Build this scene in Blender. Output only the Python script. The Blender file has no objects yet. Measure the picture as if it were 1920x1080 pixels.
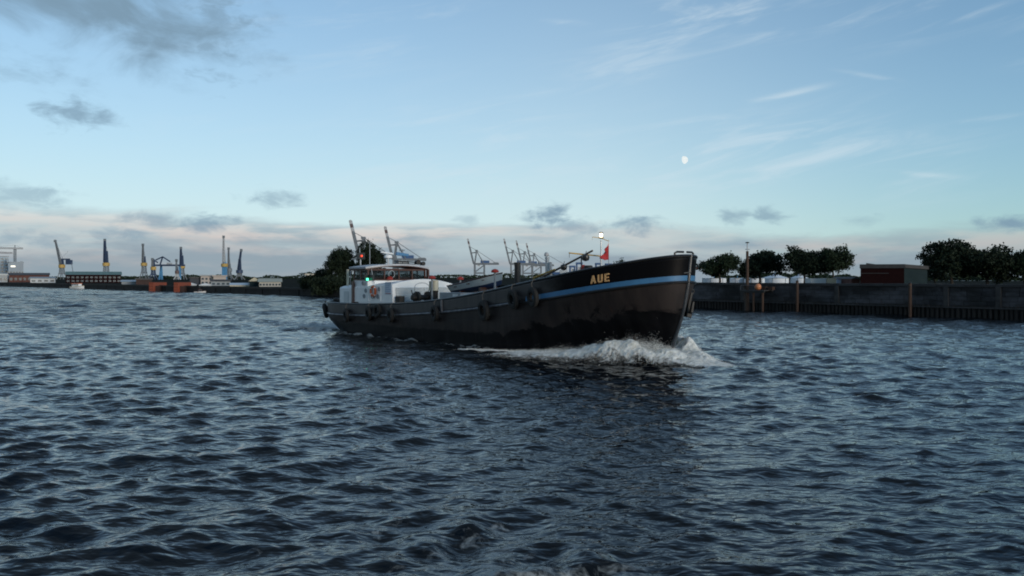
import bpy, bmesh, math, random
import numpy as np
from mathutils import Vector, Matrix
random.seed(7); rng = np.random.default_rng(11)
S = bpy.context.scene
COL = S.collection
R = math.radians

# ------------------------------------------------------------------ camera
CAMH, F, HOR = 3.6, 1500.0, 520.0            # eye height (m), focal length and horizon row of a 1920 px wide view
cd = bpy.data.cameras.new('camera'); cam = bpy.data.objects.new('camera', cd); COL.objects.link(cam)
cam.location = (0, 0, CAMH); cam.rotation_euler = (R(90), 0, 0)
cd.sensor_width = 36; cd.lens = 36 * F / 1920; cd.shift_y = -(540 - HOR) / 1920
cd.clip_start = 0.1; cd.clip_end = 30000
S.camera = cam

# ------------------------------------------------------------------ node helpers
class V:
    """a shader socket (or constant) with arithmetic"""
    def __init__(s, t, k): s.t = t; s.k = k
    def _m(s, op, *o):
        n = s.t.nodes.new('ShaderNodeMath'); n.operation = op
        for i, a in enumerate((s,) + o):
            k = a.k if isinstance(a, V) else a
            if isinstance(k, (int, float)): n.inputs[i].default_value = k
            else: s.t.links.new(k, n.inputs[i])
        return V(s.t, n.outputs[0])
    def __add__(s, o): return s._m('ADD', o)
    __radd__ = __add__
    def __mul__(s, o): return s._m('MULTIPLY', o)
    __rmul__ = __mul__
    def __sub__(s, o): return s._m('SUBTRACT', o)
    def __rsub__(s, o): return (s * -1.0) + o
    def __truediv__(s, o): return s._m('DIVIDE', o)
    def mx(s, o): return s._m('MAXIMUM', o)
    def mn(s, o): return s._m('MINIMUM', o)
    def pw(s, o): return s._m('POWER', o)
    def exp(s): return s._m('EXPONENT')
    def sm(s, a, b, lo=0.0, hi=1.0):
        n = s.t.nodes.new('ShaderNodeMapRange'); n.interpolation_type = 'SMOOTHSTEP'
        n.inputs['From Min'].default_value = a; n.inputs['From Max'].default_value = b
        n.inputs['To Min'].default_value = lo; n.inputs['To Max'].default_value = hi
        s.t.links.new(s.k, n.inputs['Value']); return V(s.t, n.outputs[0])
def comb(t, *c):
    n = t.nodes.new('ShaderNodeCombineXYZ')
    for i, a in enumerate(c):
        k = a.k if isinstance(a, V) else a
        if isinstance(k, (int, float)): n.inputs[i].default_value = k
        else: t.links.new(k, n.inputs[i])
    return n.outputs[0]
def sep(t, sock):
    n = t.nodes.new('ShaderNodeSeparateXYZ'); t.links.new(sock, n.inputs[0])
    return [V(t, o) for o in n.outputs]
def noise(t, vec, scale=1.0, detail=4.0, rough=0.55, dist=0.0):
    n = t.nodes.new('ShaderNodeTexNoise')
    n.inputs['Scale'].default_value = scale; n.inputs['Detail'].default_value = detail
    n.inputs['Roughness'].default_value = rough; n.inputs['Distortion'].default_value = dist
    t.links.new(vec, n.inputs['Vector']); return V(t, n.outputs[0])
def mixc(t, f, a, b):
    n = t.nodes.new('ShaderNodeMix'); n.data_type = 'RGBA'
    fk = f.k if isinstance(f, V) else f
    for inp, k in ((n.inputs[0], fk), (n.inputs[6], a), (n.inputs[7], b)):
        if isinstance(k, (int, float)): inp.default_value = k
        elif isinstance(k, (tuple, list)): inp.default_value = (*k[:3], 1)
        else: t.links.new(k, inp)
    return n.outputs[2]

# ------------------------------------------------------------------ sky, sun, exposure
SUN_AZ, SUN_EL = 137.0, 8.0                   # behind the viewer, to the right; a low evening sun behind cloud
SKY = 0.12
W = bpy.data.worlds.new('World'); S.world = W; W.use_nodes = True
def build_sky():
    t = W.node_tree; t.nodes.clear()
    out = t.nodes.new('ShaderNodeOutputWorld'); bg = t.nodes.new('ShaderNodeBackground')
    bg.inputs['Strength'].default_value = SKY
    sky = t.nodes.new('ShaderNodeTexSky'); sky.sky_type = 'NISHITA'; sky.sun_disc = False
    sky.sun_elevation = R(SUN_EL); sky.sun_rotation = R(SUN_AZ)
    sky.air_density = 1.0; sky.dust_density = 0.5; sky.ozone_density = 4.5; sky.altitude = 0
    tc = t.nodes.new('ShaderNodeTexCoord'); dx, dy, dz = sep(t, tc.outputs['Generated'])
    DEG = 180 / math.pi
    az = dx._m('ARCTAN2', dy) * DEG
    el = dz._m('ARCSINE') * DEG
    def azel(px, py):
        a = math.atan((px - 960) / F); return math.degrees(a), math.degrees(math.atan((HOR - py) / F * math.cos(a)))
    # Nishita light, graded for the white balance of the photograph
    g = t.nodes.new('ShaderNodeMix'); g.data_type = 'RGBA'; g.blend_type = 'MULTIPLY'; g.inputs[0].default_value = 1
    t.links.new(sky.outputs[0], g.inputs[6]); g.inputs[7].default_value = (SKYGAIN[0], SKYGAIN[1], SKYGAIN[2], 1)
    c = g.outputs[2]
    ae = comb(t, az, el, 0.0)
    # thin veil that pales the sky towards the horizon
    veil = ((el.mx(0.0) * -0.056).exp() * dx.sm(.60, .02, .50, 1.0)).mn(.93)
    c = mixc(t, veil, c, k10(.73, .85, .86))
    # cirrus: streaks that climb to the right
    ra = R(10); rx = az * math.cos(ra) + el * math.sin(ra); ry = el * math.cos(ra) - az * math.sin(ra)
    big = noise(t, comb(t, rx * .05, ry * .16, 3.1), 1.0, 1.0)
    st = noise(t, comb(t, rx * .12, ry * .8, .5), 1.0, 5.0, .62, .6)
    ci = st.sm(.42, .80) * big.sm(.34, .62) * el.sm(3.5, 8) * (az.sm(-25, 22, .35, 1.0))
    c = mixc(t, ci * CIRRUS, c, k10(.66, .77, .84))
    def line(px0, py0, px1, py1, wd):
        a0, e0 = azel(px0, py0); a1, e1 = azel(px1, py1); L = math.hypot(a1 - a0, e1 - e0)
        ux, uy = (a1 - a0) / L, (e1 - e0) / L
        s = (az - a0) * ux + (el - e0) * uy; d = (el - e0) * ux - (az - a0) * uy + (st - .5) * wd * 4.0
        return (d * d * (-1 / (wd * wd))).exp() * s.sm(-L * .15, L * .5) * (1.0 - s.sm(L * .55, L * 1.15))
    ln = line(1395, 192, 1560, 155, .17) * .50
    for q in ((1690, 68, 1900, 2, .22, .35), (1640, 322, 1800, 330, .15, .45), (1780, 232, 1925, 214, .15, .35), (1560, 130, 1690, 150, .13, .25), (1010, 38, 1110, 44, .16, .25)):
        ln = ln + line(*q[:5]) * q[5]
    c = mixc(t, ln * st.sm(.30, .60) * .75, c, k10(.70, .80, .85))
    # low bank of grey-mauve stratocumulus along the horizon, cream where its top catches light
    nb = noise(t, comb(t, az * .085, el * .42, 7.7), 1.0, 6.0, .6, .35)
    top = az.sm(-33, -12, 4.3, 4.0) + az.sm(2, 16, 0.0, -.9) + (nb - .5) * 3.4
    bank = (top - el).sm(-.35, .75)
    dark = noise(t, comb(t, az * .13, el * .75, 1.2), 1.0, 5.0, .58, .3)
    bc = mixc(t, dark.sm(.36, .56), k10(.47, .455, .47), k10(.285, .355, .42))
    bc = mixc(t, (1.0 - el.sm(-.5, 3.2)) * .85, bc, k10(.26, .335, .39))
    rim = (top - el).sm(.0, .5) * (1.0 - (top - el).sm(.6, 1.6)) * dark.sm(.62, .44)
    bc = mixc(t, rim * az.sm(-10, 12, .85, .25), bc, k10(.70, .62, .58))
    c = mixc(t, bank * (nb.sm(.30, .62, .95, .55) + el.sm(2.4, .4) * .3).mn(.95), c, bc)
    # small cumulus scraps of darker grey
    nl = noise(t, comb(t, az * .16, el * .30, 9.0), 1.0, 5.0, .6, .4)
    ns = noise(t, comb(t, az * .55, el * 1.1, 5.0), 1.0, 5.0, .6, .4)
    acc = None
    for px, py, wx, wy, amt in [(190, 8, 265, 105, .95), (400, 50, 70, 80, .7), (140, 216, 62, 24, .75), (40, 140, 70, 14, .3),
            (520, 373, 58, 17, .55), (45, 366, 70, 24, .5), (290, 412, 50, 13, .6), (385, 417, 48, 20, .75), (215, 435, 60, 12, .6),
            (1028, 406, 46, 24, .85), (1075, 424, 60, 14, .6), (1196, 424, 48, 19, .75), (1376, 404, 36, 17, .6), (1440, 406, 34, 17, .65),
            (1893, 419, 48, 15, .85), (1610, 413, 40, 10, .3), (880, 412, 26, 10, .35), (60, 450, 70, 14, .5), (1330, 460, 120, 10, .4)]:
        a0, e0 = azel(px, py); sx, sy = wx / F * DEG, wy / F * DEG
        x = (az - a0) / sx; y = (el - e0) / sy
        n = nl if wx > 100 else ns
        m = (1.0 - (x * x + y * y)._m('SQRT') * .62 + (n - .5) * 1.9).sm(.25, 1.0) * amt
        acc = m if acc is None else acc.mx(m)
    c = mixc(t, acc, c, k10(.20, .315, .42))
    # top-left cloud carried on overhead: unseen broken deck added to darken the near water
    dd = dz.mx(.12); ov = noise(t, comb(t, dx / dd, dy / dd, 4.4), .9, 5.0, .6, .3)
    c = mixc(t, ov.sm(.35, .56) * (el + az * -.25 + (ov - .5) * 30.0).sm(24, 46) * .85, c, k10(.135, .19, .245))
    t.links.new(c, bg.inputs['Color']); t.links.new(bg.outputs[0], out.inputs[0])
SKYGAIN = (.98, 1.66, 1.66); CIRRUS = .6
W.cycles.sampling_method = 'MANUAL'; W.cycles.sample_map_resolution = 512
def k10(r, g, b): return (r / SKY, g / SKY, b / SKY)
build_sky()
sl = bpy.data.lights.new('sun', 'SUN'); sl.energy = 2.0; sl.angle = R(25); sl.color = (1, .86, .72)
sun = bpy.data.objects.new('sun', sl); COL.objects.link(sun)
SD = Vector((math.sin(R(SUN_AZ)) * math.cos(R(SUN_EL)), math.cos(R(SUN_AZ)) * math.cos(R(SUN_EL)), math.sin(R(SUN_EL))))
sun.rotation_euler = SD.to_track_quat('Z', 'Y').to_euler()
S.view_settings.view_transform = 'Standard'; S.view_settings.look = 'None'; S.view_settings.gamma = 1
S.view_settings.use_curve_mapping = False; S.view_settings.exposure = 0.0
S.render.engine = 'CYCLES'; S.cycles.use_denoising = True
S.cycles.filter_width = 1.9; S.cycles.max_bounces = 6; S.cycles.transparent_max_bounces = 12

# ------------------------------------------------------------------ materials
def mat(name, c1, c2=None, rough=.6, scale=2.0, spec=.5, metal=0.0, bump=0.0, detail=5.0, bscale=None, stretch=(1, 1, 1), emit=None, es=0, coords='Object'):
    m = bpy.data.materials.new(name); m.use_nodes = True; t = m.node_tree; p = t.nodes['Principled BSDF']
    tc = t.nodes.new('ShaderNodeTexCoord'); mp = t.nodes.new('ShaderNodeMapping'); mp.inputs['Scale'].default_value = stretch
    t.links.new(tc.outputs[coords], mp.inputs[0])
    n = noise(t, mp.outputs[0], scale, detail, .6)
    t.links.new(mixc(t, n.sm(.32, .68), c1, c2 or tuple(x * .72 for x in c1)), p.inputs['Base Color'])
    t.links.new((n * .22 + (rough - .11)).k, p.inputs['Roughness'])
    p.inputs['Specular IOR Level'].default_value = spec; p.inputs['Metallic'].default_value = metal
    if bump:
        b = t.nodes.new('ShaderNodeBump'); b.inputs['Strength'].default_value = bump; b.inputs['Distance'].default_value = .05
        t.links.new(noise(t, mp.outputs[0], bscale or scale * 4, 4).k, b.inputs['Height']); t.links.new(b.outputs[0], p.inputs['Normal'])
    if emit: p.inputs['Emission Color'].default_value = (*emit, 1); p.inputs['Emission Strength'].default_value = es
    return m
def glass_mat(name, c=(.02, .025, .03)):
    m = bpy.data.materials.new(name); m.use_nodes = True; t = m.node_tree; p = t.nodes['Principled BSDF']
    tr = t.nodes.new('ShaderNodeBsdfTransparent'); tr.inputs[0].default_value = (.80, .84, .85, 1)
    mx = t.nodes.new('ShaderNodeMixShader'); mx.inputs[0].default_value = .16
    p.inputs['Base Color'].default_value = (*c, 1); p.inputs['Roughness'].default_value = .04
    t.links.new(tr.outputs[0], mx.inputs[1]); t.links.new(p.outputs[0], mx.inputs[2]); t.links.new(mx.outputs[0], t.nodes['Material Output'].inputs[0])
    return m
def leaf_mat(name, c1, c2):
    m = mat(name, c1, c2, rough=.75, scale=.7, spec=.2); return m
M = {
 'white': mat('white_paint', (.86, .86, .85), (.78, .79, .79), .42, 1.6),
 'ribbed': mat('ribbed_grey_paint', (.62, .65, .65), (.54, .57, .58), .5, 2),
 'roofgrey': mat('grey_roof_paint', (.50, .50, .52), (.40, .41, .43), .5, 2),
 'wood': mat('varnished_mahogany', (.075, .021, .012), (.045, .013, .008), .35, 3, stretch=(1, 1, 5)),
 'glass': glass_mat('window_glass'),
 'black': mat('black_paint', (.012, .012, .013), (.02, .019, .018), .35, 3),
 'iron': mat('dark_iron', (.012, .012, .012), (.022, .019, .017), .6, 5, bump=.2),
 'bulwark': None, 'hull': None,
 'rail': mat('worn_steel_rail', (.20, .20, .215), (.09, .085, .09), .38, 4, metal=.2),
 'blue': mat('blue_stripe_paint', (.062, .20, .375), (.052, .165, .32), .4, 2.5),
 'gold': mat('gold_lettering_paint', (.80, .46, .20), (.66, .37, .15), .5, 6),
 'deck': mat('grey_green_deck', (.09, .10, .10), (.06, .06, .06), .7, 2),
 'deckgrey': mat('grey_box_paint', (.26, .29, .31), (.2, .22, .24), .5, 3),
 'rubber': mat('tyre_rubber', (.010, .010, .010), (.020, .019, .018), .8, 8, bump=.3),
 'rope': mat('grey_rope', (.17, .15, .13), (.10, .09, .075), .9, 20),
 'red': mat('red_paint', (.40, .045, .03), (.30, .035, .025), .45, 4),
 'orange': mat('orange_paint', (.62, .13, .03), (.48, .10, .03), .5, 4),
 'flag': mat('red_flag_cloth', (.48, .035, .035), (.36, .025, .028), .85, 3),
 'cream': mat('cream_paint', (.70, .64, .48), (.6, .54, .4), .5, 3),
 'yellow': mat('yellow_paint', (.60, .37, .06), (.48, .28, .05), .5, 3),
 'navy': mat('navy_boat_paint', (.03, .055, .13), (.022, .04, .1), .4, 3),
 'dinghy': mat('dinghy_gelcoat', (.60, .64, .63), (.50, .54, .54), .35, 2),
 'steel': mat('bright_steel', (.46, .48, .5), (.34, .36, .38), .4, 4, metal=.3),
 'lamp': mat('lamp_glow', (1, .9, .7), emit=(1, .86, .62), es=5),
 'green_lamp': mat('green_lamp_glow', (.1, .9, .5), emit=(.10, 1, .55), es=2.2),
 'red_lamp': mat('red_lamp_glow', (.9, .1, .05), emit=(1, .07, .03), es=1.4),
 'lit': mat('lit_window_glow', (1, .95, .8), emit=(1, .95, .78), es=1.1),
 'signblue': mat('sign_print_blue', (.18, .26, .42), (.2, .3, .45), .5), 'signred': mat('sign_print_red', (.45, .10, .09), None, .5),
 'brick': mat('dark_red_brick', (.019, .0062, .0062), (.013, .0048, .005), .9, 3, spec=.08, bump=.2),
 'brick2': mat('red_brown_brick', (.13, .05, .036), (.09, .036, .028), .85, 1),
 'greenroof': mat('green_copper_roof', (.16, .25, .22), (.12, .19, .17), .7, .6),
 'tealpanel': mat('teal_cladding', (.02, .036, .04), (.016, .03, .034), .7, 1, spec=.1),
 'darkroof': mat('dark_roofing', (.06, .06, .065), (.09, .085, .08), .8, 1),
 'fascia': mat('grey_fascia', (.05, .049, .05), (.036, .036, .037), .7, 1),
 'concrete': mat('stained_concrete', (.055, .054, .053), (.022, .022, .022), .85, .9, bump=.3, bscale=4),
 'stone': mat('weathered_stone', (.20, .195, .19), (.06, .06, .06), .85, .55, bump=.5, bscale=5, stretch=(.6, .6, 1.6), coords='Generated' if False else 'Object'),
 'pile': mat('tarred_timber', (.030, .028, .026), (.05, .042, .036), .85, 2.2, bump=.5, stretch=(3, 3, .5)),
 'brownpile': mat('brown_timber_pile', (.085, .045, .028), (.05, .028, .018), .8, 2, bump=.4, stretch=(3, 3, .4)),
 'dirt': mat('quay_ground', (.045, .045, .04), (.03, .033, .028), .95, .2, spec=.0),
 'leaf': leaf_mat('dark_foliage', (.026, .042, .020), (.015, .027, .013)),
 'leaf2': leaf_mat('deep_foliage', (.018, .030, .016), (.011, .019, .010)),
 'bark': mat('bark', (.07, .055, .042), (.045, .036, .03), .9, 3, bump=.5),
 'tent': mat('white_tent_canvas', (.72, .75, .78), (.66, .69, .73), .6, .6),
 'palehall': mat('pale_blue_hall', (.50, .60, .70), (.45, .55, .66), .6, .1),
 'glassblock': mat('blue_grey_glazing', (.14, .21, .28), (.10, .16, .22), .3, .05),
 'pane': mat('dark_window', (.05, .07, .09), (.03, .045, .06), .25, .5),
 'paleblock': mat('pale_blue_block', (.34, .42, .48), (.30, .38, .44), .6, .1),
 'beige': mat('beige_render', (.50, .43, .38), (.44, .38, .34), .8, .1),
 'beige2': mat('cream_cladding', (.62, .57, .47), (.55, .50, .42), .7, .1),
 'greywall': mat('grey_shed_cladding', (.36, .38, .39), (.3, .32, .33), .7, .1),
 'darkshed': mat('dark_shed_cladding', (.045, .055, .07), (.035, .04, .05), .7, .1),
 'cgrey': mat('crane_grey_steel', (.20, .22, .24), (.15, .165, .18), .6, .2),
 'cnavy': mat('crane_navy_steel', (.035, .06, .12), (.028, .045, .09), .6, .2),
 'cblue': mat('crane_sky_blue', (.10, .30, .52), (.08, .25, .45), .6, .2),
 'cyellow': mat('crane_yellow', (.55, .36, .10), (.46, .29, .08), .6, .2),
 'cwhite': mat('crane_white', (.5, .5, .5), (.42, .43, .44), .6, .2),
 'cred': mat('crane_red_band', (.13, .085, .08), (.11, .07, .068), .6, .2),
 'dockred': mat('dock_orange_red', (.34, .075, .035), (.24, .065, .035), .75, .35),
 'rustwall': mat('rusty_dock_side', (.06, .032, .026), (.035, .024, .022), .85, .3),
 'cblue2': mat('container_blue', (.06, .13, .28), (.05, .11, .24), .6, .3),
 'cont_white': mat('container_white', (.55, .57, .57), (.47, .49, .5), .6, .3),
 'cont_cream': mat('container_cream', (.60, .53, .38), (.52, .46, .33), .6, .3),
}
# ------------------------------------------------------------------ mesh builder
class MB:
    def __init__(s): s.v = []; s.f = []
    def add(s, v, f):
        n = len(s.v); s.v += [tuple(p) for p in v]; s.f += [tuple(i + n for i in q) for q in f]; return s
    def box(s, x0, x1, y0, y1, z0, z1):
        return s.add([(x0, y0, z0), (x1, y0, z0), (x1, y1, z0), (x0, y1, z0), (x0, y0, z1), (x1, y0, z1), (x1, y1, z1), (x0, y1, z1)],
            [(0, 3, 2, 1), (4, 5, 6, 7), (0, 1, 5, 4), (1, 2, 6, 5), (2, 3, 7, 6), (3, 0, 4, 7)])
    def bar(s, a, b, w, w2=None):           # square bar between two points
        a, b = Vector(a), Vector(b); d = (b - a).normalized(); u = d.orthogonal().normalized()
        if abs(d.z) < .95: u = d.cross(Vector((0, 0, 1))).normalized()
        else: u = Vector((1, 0, 0)); u = (u - d * u.dot(d)).normalized()
        v = d.cross(u); w2 = w if w2 is None else w2; P = []
        for p, k in ((a, w / 2), (b, w2 / 2)):
            for e, g in ((-1, -1), (1, -1), (1, 1), (-1, 1)): P.append(p + u * e * k + v * g * k)
        return s.add(P, [(0, 3, 2, 1), (4, 5, 6, 7), (0, 1, 5, 4), (1, 2, 6, 5), (2, 3, 7, 6), (3, 0, 4, 7)])
    def tube(s, pts, r, n=8, closed=False, cap=True):
        pts = [Vector(p) for p in pts]; rr = r if isinstance(r, (list, tuple)) else [r] * len(pts); base = len(s.v); m = len(pts)
        pu = None
        for i, p in enumerate(pts):
            if closed: d = pts[(i + 1) % m] - pts[i - 1]
            else: d = pts[min(i + 1, m - 1)] - pts[max(i - 1, 0)]
            d.normalize()
            if pu is None: u = d.orthogonal().normalized()
            else: u = (pu - d * pu.dot(d)).normalized()
            pu = u; w = d.cross(u)
            for k in range(n):
                a = 2 * math.pi * k / n; s.v.append(tuple(p + (u * math.cos(a) + w * math.sin(a)) * rr[i]))
        for i in range(m if closed else m - 1):
            j = (i + 1) % m
            for k in range(n): s.f.append((base + i * n + k, base + i * n + (k + 1) % n, base + j * n + (k + 1) % n, base + j * n + k))
        if cap and not closed:
            s.f.append(tuple(base + k for k in reversed(range(n)))); s.f.append(tuple(base + (m - 1) * n + k for k in range(n)))
        return s
    def lathe(s, prof, c=(0, 0, 0), n=14):   # profile of (radius, z) about a vertical axis
        base = len(s.v)
        for r, z in prof:
            for k in range(n):
                a = 2 * math.pi * k / n; s.v.append((c[0] + r * math.cos(a), c[1] + r * math.sin(a), c[2] + z))
        for i in range(len(prof) - 1):
            for k in range(n): s.f.append((base + i * n + k, base + i * n + (k + 1) % n, base + (i + 1) * n + (k + 1) % n, base + (i + 1) * n + k))
        s.f.append(tuple(base + k for k in reversed(range(n)))); s.f.append(tuple(base + (len(prof) - 1) * n + k for k in range(n)))
        return s
    def prism(s, poly, y0, y1):              # polygon in xz, pushed along y
        n = len(poly)
        return s.add([(x, y0, z) for x, z in poly] + [(x, y1, z) for x, z in poly],
            [tuple(range(n)), tuple(reversed(range(n, 2 * n)))] + [(i, i + n, (i + 1) % n + n, (i + 1) % n) for i in range(n)])
    def torus(s, c, ax, Rr, r, n=22, k=9, sq=1.0):
        ax = Vector(ax).normalized(); u = ax.orthogonal().normalized(); w = ax.cross(u); c = Vector(c); b = len(s.v)
        for i in range(n):
            a = 2 * math.pi * i / n; o = u * math.cos(a) + w * math.sin(a)
            for j in range(k):
                q = 2 * math.pi * j / k; s.v.append(tuple(c + o * (Rr + r * math.cos(q)) + ax * (r * sq * math.sin(q))))
        for i in range(n):
            for j in range(k): s.f.append((b + i * k + j, b + ((i + 1) % n) * k + j, b + ((i + 1) % n) * k + (j + 1) % k, b + i * k + (j + 1) % k))
        return s
    def mesh(s, name):
        me = bpy.data.meshes.new(name); me.from_pydata(s.v, [], s.f); me.update()
        bm = bmesh.new(); bm.from_mesh(me); bmesh.ops.recalc_face_normals(bm, faces=bm.faces); bm.to_mesh(me); bm.free(); return me
    def build(s, name, m, parent=None, smooth=False, bevel=0, loc=None):
        me = s.mesh(name); me.materials.append(M[m] if isinstance(m, str) else m)
        o = bpy.data.objects.new(name, me); COL.objects.link(o); o.parent = parent
        if loc: o.location = loc
        if smooth:
            for p in me.polygons: p.use_smooth = True
            if smooth != 'all': me.set_sharp_from_angle(angle=R(40))
        if bevel:
            b = o.modifiers.new('bevel', 'BEVEL'); b.width = bevel; b.segments = 2; b.limit_method = 'ANGLE'
        return o
def tag(o, label, cat=None, group=None, kind=None):
    if label: o['label'] = label
    if cat: o['category'] = cat
    if group: o['group'] = group
    if kind: o['kind'] = kind
    return o
def empty(name, loc, rz=0, label=None, cat=None, group=None):
    o = bpy.data.objects.new(name, None); COL.objects.link(o); o.location = loc; o.rotation_euler = (0, 0, rz); o.empty_display_size = .2
    return tag(o, label, cat, group)
def copy_tree(o, parent=None):
    c = o.copy(); COL.objects.link(c); c.parent = parent
    for ch in list(o.children): copy_tree(ch, c)
    return c
def at(px, py, D): return Vector(((px - 960) / F * D, D, CAMH + (HOR - py) / F * D))

# ------------------------------------------------------------------ the barge's lines (needed by the water too)
PB, PS = Vector((6.6, 34.4)), Vector((-12.6, 56.8))
HD = (PB - PS).normalized(); HN = Vector((-HD.y, HD.x)); MID = (PB + PS) / 2; HROT = math.atan2(HD.y, HD.x)
def loc(px, py, yl):
    """point on the barge's fore-and-aft plane y=yl seen at a pixel -> local x, z"""
    r = Vector(((px - 960) / F, 1.0)); t = (yl + MID.dot(HN)) / r.dot(HN); p = r * t - MID
    return p.dot(HD), CAMH + (HOR - py) / F * t
def lerp_tab(tab):
    xs, ys = zip(*tab); return lambda x: float(np.interp(x, xs, ys))
_zt = lerp_tab([(-13.2, 2.02), (-10.5, 1.95), (-7.3, 1.94), (-4.8, 2.0), (-2.4, 2.09), (.4, 2.27), (2.9, 2.52), (4.8, 2.76), (6, 2.93), (8.2, 3.28), (9.9, 3.55), (11.9, 3.85), (13.8, 4.13), (15.5, 4.42), (16.6, 4.60)])
_zr = lerp_tab([(-13.2, 1.28), (-10, 1.23), (-7.4, 1.24), (-4.2, 1.35), (-1.8, 1.48), (1, 1.67), (2.5, 1.79), (4.8, 2.01), (7.2, 2.31), (9.9, 2.65), (11.9, 2.93), (13.8, 3.19), (15.5, 3.42), (16.6, 3.55)])
def smooth_fn(f, w=.9): return lambda x: sum(f(x + w * k / 3) for k in (-3, -2, -1, 0, 1, 2, 3)) / 7
ZT, ZR = smooth_fn(_zt), smooth_fn(_zr)
XB = lerp_tab([(-1, 14.3), (0, 14.8), (.64, 15.1), (1.57, 15.47), (2.26, 15.7), (3.38, 15.93), (4.04, 16.0), (4.8, 16.1)])
XS = lerp_tab([(-1, -10.0), (0, -12.5), (.5, -12.8), (1.2, -13.0), (2.2, -13.2)])
def sstep(a, b, x):
    t = min(1, max(0, (x - a) / (b - a))); return t * t * (3 - 2 * t)
def HB(x, z):
    """half breadth of the hull"""
    w = sstep(.2, 3.4, z); full = 2.3 + .22 * sstep(-1, 0, z) + .1 * sstep(0, 1.3, z)
    b = 1.0
    Le = 9.0 - 3.4 * w; s = (XB(z) - x) / Le
    if s <= 0: return 0.0
    if s < 1: b *= (1 - w) * (1 - (1 - s) ** 1.75) + w * math.sqrt(max(0, 1 - (1 - s) ** 2.1))
    w2 = sstep(-.2, 1.1, z); Lr = 4.8 - 1.3 * w2; s = (x - XS(z)) / Lr
    if s <= 0: return 0.0
    if s < 1: b *= (1 - w2) * (1 - (1 - s) ** 2.0) + w2 * math.sqrt(max(0, 1 - (1 - s) ** 2.2))
    return full * b

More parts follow.
